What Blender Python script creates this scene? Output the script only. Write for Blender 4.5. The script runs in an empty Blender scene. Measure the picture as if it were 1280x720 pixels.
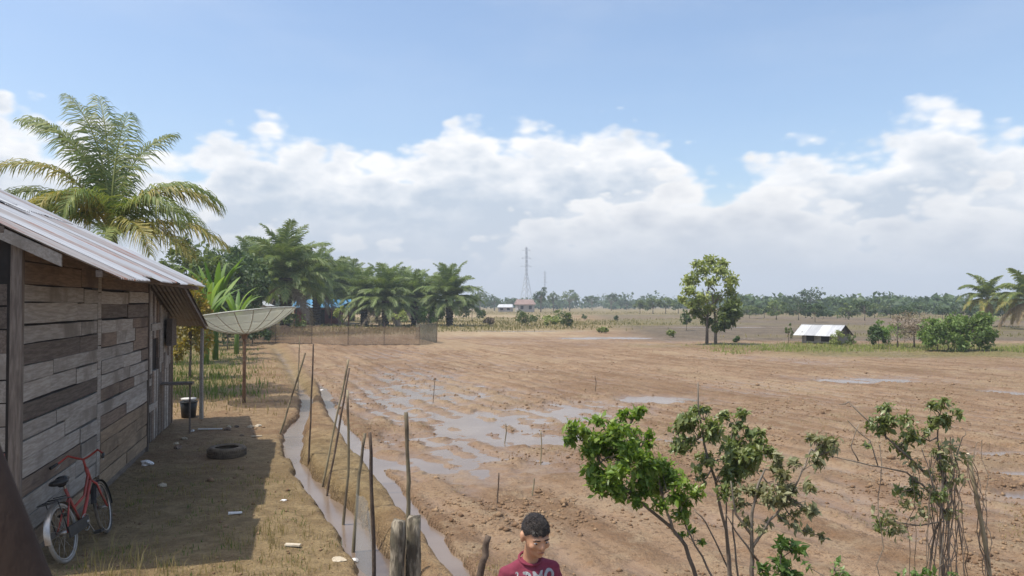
import bpy, bmesh, math, random
import numpy as np
from mathutils import Vector, Matrix
R = math.radians
rnd = random.Random(7)
rng = np.random.default_rng(11)
scene = bpy.context.scene
COL = scene.collection

# ---------------------------------------------------------------- camera
HORIZ = 380.0; F = 960.0; CAMH = 2.6
cam = bpy.data.cameras.new('camera'); camo = bpy.data.objects.new('camera', cam); COL.objects.link(camo)
cam.sensor_width = 36; cam.lens = 27; cam.clip_end = 9000; cam.clip_start = 0.05
camo.location = (0, 0, CAMH)
camo.rotation_euler = (R(90) + math.atan((HORIZ - 360) / F), 0, 0)
cam.dof.use_dof = True; cam.dof.focus_distance = 13; cam.dof.aperture_fstop = 10
scene.camera = camo
scene.view_settings.view_transform = 'Standard'; scene.view_settings.look = 'None'
scene.view_settings.gamma = 1; scene.view_settings.exposure = 0.22
scene.view_settings.use_curve_mapping = False
try:
    scene.cycles.use_denoising = True
    scene.cycles.max_bounces = 6; scene.cycles.transparent_max_bounces = 24
    scene.cycles.volume_bounces = 0; scene.cycles.caustics_reflective = False; scene.cycles.caustics_refractive = False
except Exception:
    pass

# ---------------------------------------------------------------- node helper
class S:
    """wraps a float socket so that arithmetic builds Math nodes"""
    def __init__(s, nt, sock): s.nt, s.k = nt, sock
    def _m(s, op, *a, clamp=False):
        n = s.nt.nodes.new('ShaderNodeMath'); n.operation = op; n.use_clamp = clamp
        for i, v in enumerate((s,) + a):
            if isinstance(v, S): s.nt.links.new(v.k, n.inputs[i])
            else: n.inputs[i].default_value = v
        return S(s.nt, n.outputs[0])
    def __add__(s, o): return s._m('ADD', o)
    def __sub__(s, o): return s._m('SUBTRACT', o)
    def __mul__(s, o): return s._m('MULTIPLY', o)
    def __truediv__(s, o): return s._m('DIVIDE', o)
    def clamp(s): return s._m('ADD', 0.0, clamp=True)
    def sm(s, a, b):
        n = s.nt.nodes.new('ShaderNodeMapRange'); n.interpolation_type = 'SMOOTHSTEP'
        s.nt.links.new(s.k, n.inputs[0]); n.inputs[1].default_value = a; n.inputs[2].default_value = b
        return S(s.nt, n.outputs[0])
def lnk(nt, a, b): nt.links.new(a.k if isinstance(a, S) else a, b)
def noise(nt, vec, scale, detail=4, rough=0.55, dist=0.0):
    n = nt.nodes.new('ShaderNodeTexNoise'); n.inputs['Scale'].default_value = scale
    n.inputs['Detail'].default_value = detail; n.inputs['Roughness'].default_value = rough
    n.inputs['Distortion'].default_value = dist
    if vec is not None: nt.links.new(vec, n.inputs['Vector'])
    return S(nt, n.outputs[0])
def mixc(nt, f, a, b, mode='MIX'):
    n = nt.nodes.new('ShaderNodeMix'); n.data_type = 'RGBA'; n.blend_type = mode
    for v, i in ((f, 0), (a, 6), (b, 7)):
        if isinstance(v, S): nt.links.new(v.k, n.inputs[i])
        elif isinstance(v, bpy.types.NodeSocket): nt.links.new(v, n.inputs[i])
        else: n.inputs[i].default_value = v if i == 0 else (*v, 1)
    return n.outputs[2]
def mapping(nt, vec, scale=(1, 1, 1), loc=(0, 0, 0), rot=(0, 0, 0)):
    n = nt.nodes.new('ShaderNodeMapping'); n.inputs['Scale'].default_value = scale
    n.inputs['Location'].default_value = loc; n.inputs['Rotation'].default_value = rot
    nt.links.new(vec, n.inputs['Vector']); return n.outputs[0]

# ---------------------------------------------------------------- sun and sky
SUN_DIR = Vector((-1.18, -0.36, 2.85)).normalized()      # towards the sun
EL = math.asin(SUN_DIR.z); AZ = math.atan2(SUN_DIR.x, SUN_DIR.y)
sl = bpy.data.lights.new('sun', 'SUN'); sl.energy = 4.1; sl.angle = R(0.55); sl.color = (1, 0.94, 0.84)
so = bpy.data.objects.new('sun', sl); COL.objects.link(so); so.location = (-20, -10, 60)
so.rotation_euler = SUN_DIR.to_track_quat('Z', 'Y').to_euler()

world = bpy.data.worlds.new('World'); scene.world = world; world.use_nodes = True
nt = world.node_tree; nt.nodes.clear()
out = nt.nodes.new('ShaderNodeOutputWorld')
sky = nt.nodes.new('ShaderNodeTexSky'); sky.sky_type = 'NISHITA'; sky.sun_disc = False
sky.sun_elevation = EL; sky.sun_rotation = AZ; sky.air_density = 1.0; sky.dust_density = 2.2; sky.ozone_density = 1.0
tc = nt.nodes.new('ShaderNodeTexCoord')
sep = nt.nodes.new('ShaderNodeSeparateXYZ'); nt.links.new(tc.outputs['Generated'], sep.inputs[0])
sx, sy, sz = (S(nt, sep.outputs[i]) for i in range(3))
az = sx._m('ARCTAN2', sy); el = sz._m('ARCSINE')
P = mapping(nt, tc.outputs['Generated'], (1, 1, 1.9))
P2 = mapping(nt, tc.outputs['Generated'], (1, 1, 1.9), (0.035, 0.02, -0.055))     # a step towards the sun, for the lit side of each billow
def curve(pts):
    n = nt.nodes.new('ShaderNodeFloatCurve'); c = n.mapping.curves[0]
    q = sorted(pts)
    while len(c.points) < len(q): c.points.new(0.5, 0.5)
    for p, (x, y) in zip(c.points, q): p.location = (x, y); p.handle_type = 'AUTO'
    n.mapping.update()
    lnk(nt, (az / (2 * math.pi)) + 0.5, n.inputs['Value'])
    return S(nt, n.outputs[0])
def skyp(x, y):                                           # a cloud-top outline in azimuth / elevation
    a = math.atan((x - 640) / F); e = math.atan((HORIZ - y) / math.hypot(F, x - 640))
    return (a / (2 * math.pi) + 0.5, e * 2)
rest = [(0, .42), (.06, .46), (.12, .36), (.18, .5), (.24, .4), (.3, .45), (.36, .38), (.66, .48), (.72, .4), (.78, .5), (.86, .4), (.93, .47), (1, .42)]
top1 = curve([skyp(*p) for p in ((-60, 100), (15, 78), (60, 128), (110, 108), (150, 150), (185, 160), (250, 150), (340, 122), (420, 148), (520, 150), (585, 112), (650, 132), (745, 112), (815, 124), (850, 158), (900, 190), (955, 150), (1050, 136), (1110, 112), (1180, 92), (1290, 128))] + rest) * 0.5
top2 = curve([skyp(*p) for p in ((-60, 262), (60, 250), (170, 236), (270, 236), (380, 262), (470, 268), (560, 290), (640, 246), (740, 205), (830, 188), (930, 172), (1010, 195), (1110, 225), (1200, 180), (1290, 190))] + [(a, b * .62) for a, b in rest]) * 0.5
n1 = noise(nt, P, 7, 3, .5) - 0.5; n2 = noise(nt, P, 22, 8, .6) - 0.5
vor = nt.nodes.new('ShaderNodeTexVoronoi'); vor.feature = 'SMOOTH_F1'; vor.inputs['Scale'].default_value = 17; vor.inputs['Smoothness'].default_value = .35
try: vor.inputs['Detail'].default_value = 2.0
except Exception: pass
nt.links.new(P, vor.inputs['Vector'])
puff = S(nt, vor.outputs['Distance']) * -0.065 + 0.028
edge = n1 * 0.05 + n2 * 0.038 + puff
d1 = top1 + edge - el
d2 = top2 + edge * 1.3 - el
m1 = d1.sm(0.0, 0.034); m2 = d2.sm(0.0, 0.028)
relief = (noise(nt, P, 13, 9, .58) - noise(nt, P2, 13, 9, .58))
sh1 = (d1.sm(0.005, 0.12) - relief * 1.35).clamp()
sh2 = (d2.sm(0.0, 0.13) - relief * 1.25).clamp()
WHITE = (.93, .93, .935); GREY1 = (.51, .585, .68); GREY2 = (.575, .605, .66)
c1 = mixc(nt, sh1, WHITE, GREY1); c2 = mixc(nt, sh2, (.90, .895, .89), GREY2)
cc = mixc(nt, m2, c1, c2)
low = el.sm(0.0, 0.16)
cc = mixc(nt, low, (.54, .585, .65), cc)
thin = noise(nt, mapping(nt, tc.outputs['Generated'], (1, 1, 3.5)), 3.2, 6, .6).sm(.40, .8) * 0.5      # thin high veil
mask = (m1 + thin * (el.sm(0.9, 0.1) * -1 + 1)).clamp()
mask = (mask + (low * -1 + 1)).clamp()
bg1 = nt.nodes.new('ShaderNodeBackground'); bg1.inputs[1].default_value = 0.15
nt.links.new(mixc(nt, 1.0, sky.outputs[0], (1.14, 1.18, 1.2), 'MULTIPLY'), bg1.inputs[0])
bg2 = nt.nodes.new('ShaderNodeBackground'); bg2.inputs[1].default_value = 1.0; nt.links.new(cc, bg2.inputs[0])
mx = nt.nodes.new('ShaderNodeMixShader'); lnk(nt, mask, mx.inputs[0])
nt.links.new(bg1.outputs[0], mx.inputs[1]); nt.links.new(bg2.outputs[0], mx.inputs[2]); nt.links.new(mx.outputs[0], out.inputs[0])

# ---------------------------------------------------------------- object helpers
def tag(o, label=None, cat=None, group=None, kind=None):
    if label: o['label'] = label
    if cat: o['category'] = cat
    if group: o['group'] = group
    if kind: o['kind'] = kind
    return o
def link(o, parent=None):
    COL.objects.link(o)
    if parent is not None: o.parent = parent
    return o
def empty(name, loc=(0, 0, 0), rz=0.0, label=None, cat=None, group=None):
    o = bpy.data.objects.new(name, None); o.location = loc; o.rotation_euler = (0, 0, rz); o.empty_display_size = .1
    return tag(link(o), label, cat, group)
def mesh_np(name, v, f, m, parent=None, smooth=False, attrs=None):
    me = bpy.data.meshes.new(name); v = np.asarray(v, dtype=np.float32).reshape(-1, 3)
    if isinstance(f, np.ndarray):
        k = f.shape[1]; n = f.shape[0]
        me.vertices.add(len(v)); me.vertices.foreach_set('co', v.ravel())
        me.loops.add(n * k); me.loops.foreach_set('vertex_index', f.astype(np.int32).ravel())
        me.polygons.add(n); me.polygons.foreach_set('loop_start', np.arange(0, n * k, k, dtype=np.int32))
        me.update(calc_edges=True)
    else:
        me.from_pydata([tuple(map(float, p)) for p in v], [], f); me.update()
    if smooth: me.polygons.foreach_set('use_smooth', np.ones(len(me.polygons), dtype=bool))
    for k_, a in (attrs or {}).items():
        at = me.attributes.new(k_, 'FLOAT', 'POINT'); at.data.foreach_set('value', np.asarray(a, dtype=np.float32))
    me.materials.append(m)
    return link(bpy.data.objects.new(name, me), parent)
class MB:
    """collects shapes for ONE mesh object"""
    def __init__(s): s.v, s.f, s.r = [], [], []
    def add(s, v, f, r=None):
        b = len(s.v); s.v += [tuple(p) for p in v]; s.f += [tuple(i + b for i in q) for q in f]; s.r += [r if r is not None else rnd.random()] * len(v)
    def box(s, a, b, jit=0.0, M=None):
        (x0, y0, z0), (x1, y1, z1) = a, b
        v = [Vector((x, y, z)) for z in (z0, z1) for x, y in ((x0, y0), (x1, y0), (x1, y1), (x0, y1))]
        if jit: v = [p + Vector([rnd.uniform(-jit, jit) for _ in range(3)]) for p in v]
        if M is not None: v = [M @ p for p in v]
        s.add(v, [(3, 2, 1, 0), (4, 5, 6, 7), (0, 1, 5, 4), (1, 2, 6, 5), (2, 3, 7, 6), (3, 0, 4, 7)])
    def tube(s, pts, r, n=7, caps=True):
        pts = [Vector(p) for p in pts]; m = len(pts)
        if not hasattr(r, '__len__'): r = [r] * m
        rings = []; up = None
        for i, p in enumerate(pts):
            t = (pts[min(i + 1, m - 1)] - pts[max(i - 1, 0)]).normalized()
            if up is None: up = t.orthogonal().normalized()
            up = (up - t * up.dot(t)).normalized(); w = t.cross(up)
            rings += [p + (up * math.cos(2 * math.pi * k / n) + w * math.sin(2 * math.pi * k / n)) * r[i] for k in range(n)]
        f = [(i * n + k, i * n + (k + 1) % n, (i + 1) * n + (k + 1) % n, (i + 1) * n + k) for i in range(m - 1) for k in range(n)]
        if caps: f += [tuple(range(n - 1, -1, -1)), tuple(range((m - 1) * n, m * n))]
        s.add(rings, f)
    def torus(s, c, R_, r, axis='x', n=28, k=8, sq=1.0):
        v, f = [], []
        for i in range(n):
            a = 2 * math.pi * i / n
            for j in range(k):
                b = 2 * math.pi * j / k; rr = R_ + r * math.cos(b); h = r * sq * math.sin(b)
                p = (h, rr * math.cos(a), rr * math.sin(a)) if axis == 'x' else (rr * math.cos(a), rr * math.sin(a), h)
                v.append(Vector(p) + Vector(c)); 
                f.append((i * k + j, ((i + 1) % n) * k + j, ((i + 1) % n) * k + (j + 1) % k, i * k + (j + 1) % k))
        s.add(v, f)
    def ball(s, c, r, nu=10, nv=7, M=None):
        r = r if hasattr(r, '__len__') else (r, r, r); v = []; f = []
        for i in range(nv + 1):
            th = math.pi * i / nv
            for j in range(nu):
                a = 2 * math.pi * j / nu; v.append(Vector((r[0] * math.sin(th) * math.cos(a), r[1] * math.sin(th) * math.sin(a), r[2] * math.cos(th))))
        if M is not None: v = [M @ p for p in v]
        v = [p + Vector(c) for p in v]
        for i in range(nv):
            for j in range(nu): f.append((i * nu + j, (i + 1) * nu + j, (i + 1) * nu + (j + 1) % nu, i * nu + (j + 1) % nu))
        s.add(v, f)
    def build(s, name, m, parent=None, smooth=False):
        return mesh_np(name, s.v, s.f, m, parent, smooth, {'rnd': s.r})
def X(px, d): return (px - 640) / F * d
def Z(py, d): return CAMH - (py - HORIZ) / F * d
def gp(px, py):
    d = CAMH * F / (py - HORIZ); return (X(px, d), d)

# ---------------------------------------------------------------- materials
MATS = {}
def new_mat(name):
    m = bpy.data.materials.new(name); m.use_nodes = True
    nt = m.node_tree; b = nt.nodes['Principled BSDF']; MATS[name] = m
    return m, nt, b
def mk(name, a, b, scale=6, stretch=(1, 1, 1), rough=.85, bump=.3, c=None, metal=0.0, objvar=.25, detail=6, lo=.35, hi=.68, spec=.3, bscale=None):
    m, nt, bs = new_mat(name)
    tc = nt.nodes.new('ShaderNodeTexCoord'); oi = nt.nodes.new('ShaderNodeObjectInfo')
    add = nt.nodes.new('ShaderNodeVectorMath'); add.operation = 'MULTIPLY_ADD'
    comb = nt.nodes.new('ShaderNodeCombineXYZ')
    for i in range(3): nt.links.new(oi.outputs['Random'], comb.inputs[i])
    nt.links.new(comb.outputs[0], add.inputs[0]); add.inputs[1].default_value = (37, 53, 71); nt.links.new(tc.outputs['Object'], add.inputs[2])
    v = mapping(nt, add.outputs[0], stretch)
    n = noise(nt, v, scale, detail, .6, .3)
    col = mixc(nt, n.sm(lo, hi), a, b)
    if c: col = mixc(nt, noise(nt, add.outputs[0], scale * .35, 4, .6).sm(.5, .66), col, c)
    if objvar:
        k = S(nt, oi.outputs['Random']) * (2 * objvar) + (1 - objvar)
        hsv = nt.nodes.new('ShaderNodeHueSaturation'); lnk(nt, k, hsv.inputs['Value']); nt.links.new(col, hsv.inputs['Color']); col = hsv.outputs[0]
    nt.links.new(col, bs.inputs['Base Color']); bs.inputs['Roughness'].default_value = rough; bs.inputs['Metallic'].default_value = metal
    bs.inputs['Specular IOR Level'].default_value = spec
    if bump:
        bn = nt.nodes.new('ShaderNodeBump'); bn.inputs['Strength'].default_value = bump; bn.inputs['Distance'].default_value = .02
        lnk(nt, noise(nt, v, bscale or scale * 3, 5, .65), bn.inputs['Height']); nt.links.new(bn.outputs[0], bs.inputs['Normal'])
    return m
def leafmat(name, cols, trans=.32, rough=.55, spec=.35):
    m, nt, bs = new_mat(name)
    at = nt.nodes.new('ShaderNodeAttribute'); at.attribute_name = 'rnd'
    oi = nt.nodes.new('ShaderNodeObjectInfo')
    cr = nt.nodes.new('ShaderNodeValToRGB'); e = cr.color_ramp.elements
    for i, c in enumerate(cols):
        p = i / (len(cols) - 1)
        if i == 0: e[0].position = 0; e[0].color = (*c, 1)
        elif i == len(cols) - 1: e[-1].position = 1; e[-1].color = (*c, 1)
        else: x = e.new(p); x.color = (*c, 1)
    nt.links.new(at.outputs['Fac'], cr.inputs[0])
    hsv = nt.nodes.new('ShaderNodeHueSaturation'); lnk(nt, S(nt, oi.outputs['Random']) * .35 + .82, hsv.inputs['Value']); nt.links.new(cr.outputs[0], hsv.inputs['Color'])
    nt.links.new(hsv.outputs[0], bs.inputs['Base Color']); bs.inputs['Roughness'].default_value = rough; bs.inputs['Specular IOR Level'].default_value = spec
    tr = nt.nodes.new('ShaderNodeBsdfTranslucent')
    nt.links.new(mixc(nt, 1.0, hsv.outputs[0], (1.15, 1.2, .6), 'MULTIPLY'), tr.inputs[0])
    mx = nt.nodes.new('ShaderNodeMixShader'); mx.inputs[0].default_value = trans
    nt.links.new(bs.outputs[0], mx.inputs[1]); nt.links.new(tr.outputs[0], mx.inputs[2]); nt.links.new(mx.outputs[0], nt.nodes['Material Output'].inputs[0])
    return m
def netmat(name, col, alpha, scale):
    m, nt, bs = new_mat(name)
    tc = nt.nodes.new('ShaderNodeTexCoord')
    bs.inputs['Base Color'].default_value = (*col, 1); bs.inputs['Roughness'].default_value = .8; bs.inputs['Specular IOR Level'].default_value = .1
    v = noise(nt, tc.outputs['Object'], scale, 3, .6)
    a = (v - .5) * .5 + alpha
    lnk(nt, a.clamp(), bs.inputs['Alpha'])
    return m
WOOD_GREY = mk('wood_weathered_grey', (.265, .235, .20), (.385, .352, .31), 3, (1.2, 14, 14), c=(.20, .172, .142), objvar=.13, bump=.5)
WOOD_DARK = mk('wood_dark_brown', (.10, .078, .062), (.17, .138, .113), 3, (1.2, 14, 14), objvar=.2, bump=.5)
WOOD_BROWN = mk('wood_raw_brown', (.15, .108, .078), (.235, .175, .13), 3, (1.2, 14, 14), c=(.115, .085, .065), objvar=.18, bump=.5)
WOOD_CLAY = mk('wood_clay_stained', (.21, .15, .095), (.30, .225, .15), 3, (1.2, 8, 8), c=(.16, .115, .075), objvar=.15, bump=.5)
WOOD_RED = mk('wood_faded_red_paint', (.30, .085, .075), (.38, .15, .13), 4, (1.2, 10, 10), c=(.22, .12, .10), objvar=.1, bump=.4)
DARK_IN = mk('dark_interior', (.02, .017, .015), (.035, .028, .024), 4, objvar=0, bump=0)  # near-black colour stands in for the shade inside rooms, gaps and doorways
WOOD_POST = mk('wood_post', (.105, .085, .07), (.19, .158, .132), 3, (14, 14, 1.2), objvar=.2, bump=.5)
BAMBOO = mk('stake_bamboo', (.20, .165, .10), (.34, .29, .19), 5, (1, 1, .3), c=(.12, .09, .06), objvar=.3, bump=.4)
STICK = mk('stake_dark_stick', (.085, .06, .045), (.17, .125, .09), 8, objvar=.3, bump=.4)
BARK = mk('bark_grey_brown', (.13, .105, .08), (.26, .22, .175), 9, (1, 1, .35), objvar=.2, bump=.7)
STUMP = mk('fence_post_bark', (.085, .07, .05), (.32, .275, .205), 22, (1, 1, .22), c=(.13, .115, .08), objvar=.15, bump=1.0, lo=.42, hi=.6)
POLE = mk('porch_pole_wood', (.035, .022, .016), (.06, .04, .03), 6, (1, 1, .2), objvar=0, bump=.3)
RUBBER = mk('tyre_rubber', (.05, .045, .04), (.19, .15, .105), 5, objvar=0, bump=.3, rough=.85, lo=.35, hi=.68)
BLACK = mk('black_plastic', (.018, .018, .018), (.035, .033, .03), 9, objvar=0, bump=.1, rough=.5)
REDP = mk('bicycle_red_paint', (.40, .05, .035), (.28, .05, .035), 9, objvar=0, bump=.1, rough=.5, spec=.4, c=(.20, .075, .05))
CHROME = mk('dull_chrome', (.42, .40, .37), (.30, .27, .24), 12, objvar=0, bump=.05, rough=.35, metal=.8)
TYREPALE = mk('bicycle_tyre_dusty', (.22, .20, .17), (.34, .31, .27), 7, objvar=0, bump=.1)
DISHM = mk('dish_rib_paint', (.40, .40, .33), (.50, .50, .43), 7, objvar=0, bump=.1, rough=.6)
DISHNET = netmat('dish_mesh_panel', (.28, .285, .235), .58, 5)
_n = DISHNET.node_tree; _p = _n.nodes['Principled BSDF']; _p.inputs['Transmission Weight'].default_value = 0
_t = _n.nodes.new('ShaderNodeBsdfTranslucent'); _t.inputs[0].default_value = (.40, .40, .33, 1); _x = _n.nodes.new('ShaderNodeMixShader'); _x.inputs[0].default_value = .24
_n.links.new(_p.outputs[0], _x.inputs[1]); _n.links.new(_t.outputs[0], _x.inputs[2]); _n.links.new(_x.outputs[0], _n.nodes['Material Output'].inputs[0])
DISHPOLE = mk('dish_pole_rust', (.17, .095, .055), (.27, .17, .10), 8, objvar=0, bump=.3)
NETB = netmat('fence_net_brown', (.235, .168, .115), .66, 3.0)
NETG = netmat('fence_net_green', (.17, .16, .12), .62, 3)
NETW = netmat('ditch_net_grey', (.30, .30, .29), .42, 6)
LITTER = mk('litter_white', (.62, .60, .57), (.75, .74, .72), 6, objvar=.1, bump=.3)
LITTER2 = mk('litter_pale_wood', (.42, .35, .25), (.55, .48, .37), 6, objvar=.1, bump=.3)
ZINC = None
def zincmat(name, base, rust, amount, objvar=.12):
    m, nt, bs = new_mat(name)
    tc = nt.nodes.new('ShaderNodeTexCoord'); oi = nt.nodes.new('ShaderNodeObjectInfo')
    comb = nt.nodes.new('ShaderNodeCombineXYZ')
    for i in range(3): nt.links.new(oi.outputs['Random'], comb.inputs[i])
    add = nt.nodes.new('ShaderNodeVectorMath'); add.operation = 'MULTIPLY_ADD'
    nt.links.new(comb.outputs[0], add.inputs[0]); add.inputs[1].default_value = (17, 23, 31); nt.links.new(tc.outputs['Object'], add.inputs[2])
    v = mapping(nt, add.outputs[0], (2.2, .35, .35))
    n = noise(nt, v, 3, 7, .65)
    v2 = mapping(nt, add.outputs[0], (7, .5, .5)); n2 = noise(nt, v2, 2, 5, .6)
    col = mixc(nt, n2.sm(.35, .7), tuple(c * .72 for c in base), base)
    col = mixc(nt, n.sm(amount, amount + .12), col, rust)
    hsv = nt.nodes.new('ShaderNodeHueSaturation'); lnk(nt, S(nt, oi.outputs['Random']) * (2 * objvar) + (1 - objvar), hsv.inputs['Value']); nt.links.new(col, hsv.inputs['Color'])
    nt.links.new(hsv.outputs[0], bs.inputs['Base Color']); bs.inputs['Metallic'].default_value = .25; bs.inputs['Roughness'].default_value = .5
    return m
ZINC = zincmat('roof_zinc_weathered', (.54, .545, .555), (.32, .22, .17), .63)
ZINCR = zincmat('roof_zinc_rusty', (.42, .39, .37), (.29, .13, .08), .52)
ZINCD = zincmat('roof_zinc_dull', (.16, .14, .125), (.10, .07, .05), .5)
ZINCW = zincmat('roof_zinc_bright', (.66, .67, .67), (.40, .36, .33), .62)
G_COCO = leafmat('leaf_coconut_green', [(0.106, 0.153, 0.041), (0.165, 0.217, 0.058), (0.271, 0.282, 0.083)])
G_COCOY = leafmat('leaf_coconut_yellowing', [(0.138, 0.165, 0.039), (0.253, 0.242, 0.055), (0.380, 0.297, 0.083)])
G_COCOB = leafmat('leaf_coconut_dry', [(.22, .15, .07), (.30, .21, .11), (.36, .27, .15)])
G_OIL = leafmat('leaf_oil_palm', [(0.102, 0.155, 0.054), (0.164, 0.223, 0.075), (0.265, 0.301, 0.119)])
G_DARK = leafmat('leaf_tree_dark', [(0.044, 0.078, 0.029), (0.069, 0.114, 0.041), (0.112, 0.156, 0.060)])
G_MID = leafmat('leaf_tree_mid', [(0.078, 0.122, 0.040), (0.132, 0.179, 0.057), (0.202, 0.237, 0.086)])
G_LIGHT = leafmat('leaf_tree_light', [(0.165, 0.209, 0.061), (0.252, 0.297, 0.095), (0.367, 0.384, 0.146)])
G_FRESH = leafmat('leaf_bush_fresh', [(.10, .165, .042), (.155, .235, .06), (.24, .31, .10)])
G_BRIGHT = leafmat('leaf_shrub_bright', [(0.108, 0.180, 0.029), (0.190, 0.303, 0.046), (0.329, 0.420, 0.087)], .42, .4, .5)
G_SHRUB = leafmat('leaf_shrub_dark', [(0.108, 0.146, 0.044), (0.186, 0.233, 0.079), (0.332, 0.346, 0.143)], .34, .38, .6)
G_MIDS = leafmat('leaf_shrub_mid', [(.06, .12, .025), (.10, .185, .04), (.17, .25, .07)], .38, .4, .5)
G_OLIVE = leafmat('leaf_shrub_olive', [(0.155, 0.156, 0.071), (0.241, 0.246, 0.127), (0.362, 0.344, 0.206)], .3, .5, .4)
G_DEAD = leafmat('leaf_dead', [(.17, .13, .09), (.26, .20, .15), (.33, .27, .21)], .2)
G_YEL = leafmat('leaf_yellow_bush', [(.12, .13, .03), (.25, .19, .035), (.36, .25, .05)])
G_BANANA = leafmat('leaf_banana', [(0.096, 0.184, 0.033), (0.156, 0.265, 0.055), (0.228, 0.333, 0.088)], .4)
GR_DRY = leafmat('grass_dry', [(.22, .17, .07), (.34, .27, .12), (.45, .37, .19)], .25, .8, .1)
GR_FAR = leafmat('grass_far', [(.13, .125, .05), (.20, .18, .075), (.30, .235, .11)], .25, .8, .1)
GR_VERGE = leafmat('grass_verge', [(0.144, 0.188, 0.050), (0.228, 0.269, 0.077), (0.360, 0.338, 0.121)], .3, .7, .15)
GR_GREEN = leafmat('grass_green', [(.07, .11, .025), (.12, .17, .04), (.19, .22, .07)], .3, .7, .2)

# ---------------------------------------------------------------- ground
def vnoise(x, y, seed=0):
    xi = np.floor(x).astype(np.int64); yi = np.floor(y).astype(np.int64); fx = x - xi; fy = y - yi
    fx = fx * fx * (3 - 2 * fx); fy = fy * fy * (3 - 2 * fy)
    def h(a, b):
        n = (a * 374761393 + b * 668265263 + seed * 1442695041) & 0x7fffffff
        n = ((n ^ (n >> 13)) * 1274126177) & 0x7fffffff
        return ((n ^ (n >> 16)) & 0xffff) / 65535.0
    return (h(xi, yi) * (1 - fx) + h(xi + 1, yi) * fx) * (1 - fy) + (h(xi, yi + 1) * (1 - fx) + h(xi + 1, yi + 1) * fx) * fy
def fbm(x, y, s, o=4, seed=0, g=.5):
    t = 0; a = 1.0; w = 0
    for i in range(o):
        t = t + a * vnoise(x / s + i * 17.3, y / s - i * 9.1, seed + i); w += a; a *= g; s *= .5
    return t / w - .5
def ss(x, a, b):
    t = np.clip((x - a) / (b - a), 0, 1); return t * t * (3 - 2 * t)
LD = np.array([[-40, 12], [2, .25], [5, -.55], [7.3, -1.14], [8, -1.42], [9.7, -2.1], [12, -3.2], [13.4, -3.85], [14.9, -4.22], [16, -4.55], [18, -4.85], [21.3, -5.6], [26, -7.2], [35, -10.3], [50, -15.6], [300, -60]])
RD = np.array([[-40, 14], [2, 1.7], [5, .45], [7.6, -.49], [9.64, -1.24], [11.5, -1.83], [13.9, -2.77], [18.5, -4.25], [24.5, -6.05], [30, -8], [50, -14.6], [300, -58]])
WATER = -0.13
FA = R(22)
WET = [(-2.6, 24, 2.6, 5.5, .3), (-.8, 18.0, 1.9, 4.0, -.25), (-.9, 13.4, 1.6, 1.5, 0), (-3.6, 29, 2.2, 5, .2), (1.2, 19.5, 1.6, 2.2, 0), (-.3, 15.4, 2.2, 1.0, .1), (-2.8, 20, 1.2, 4, .3), (.6, 13.0, 1.0, .8, 0)]
WETD = [(12.5, 27.3, 2.0, 1.2, 0), (15.0, 23.6, 1.1, 1.1, 0), (8.4, 12.3, .9, .5, 0), (7.6, 11.0, .8, .4, 0), (7.4, 61, 4.2, 2.8, 0), (0.5, 76, 9, 2.2, 0), (22, 88, 16, 2.5, 0), (9.2, 14, 1.2, .5, 0), (4.2, 22, 1.5, 1.2, 0), (3.4, 15.5, 1.0, .5, 0)]
def ell(x, y, L):
    m = np.zeros_like(x)
    for cx, cy, ax, ay, sh in L:
        m = np.maximum(m, np.exp(-(((x - cx + sh * (y - cy)) / ax) ** 2 + ((y - cy) / ay) ** 2)))
    return m
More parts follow.
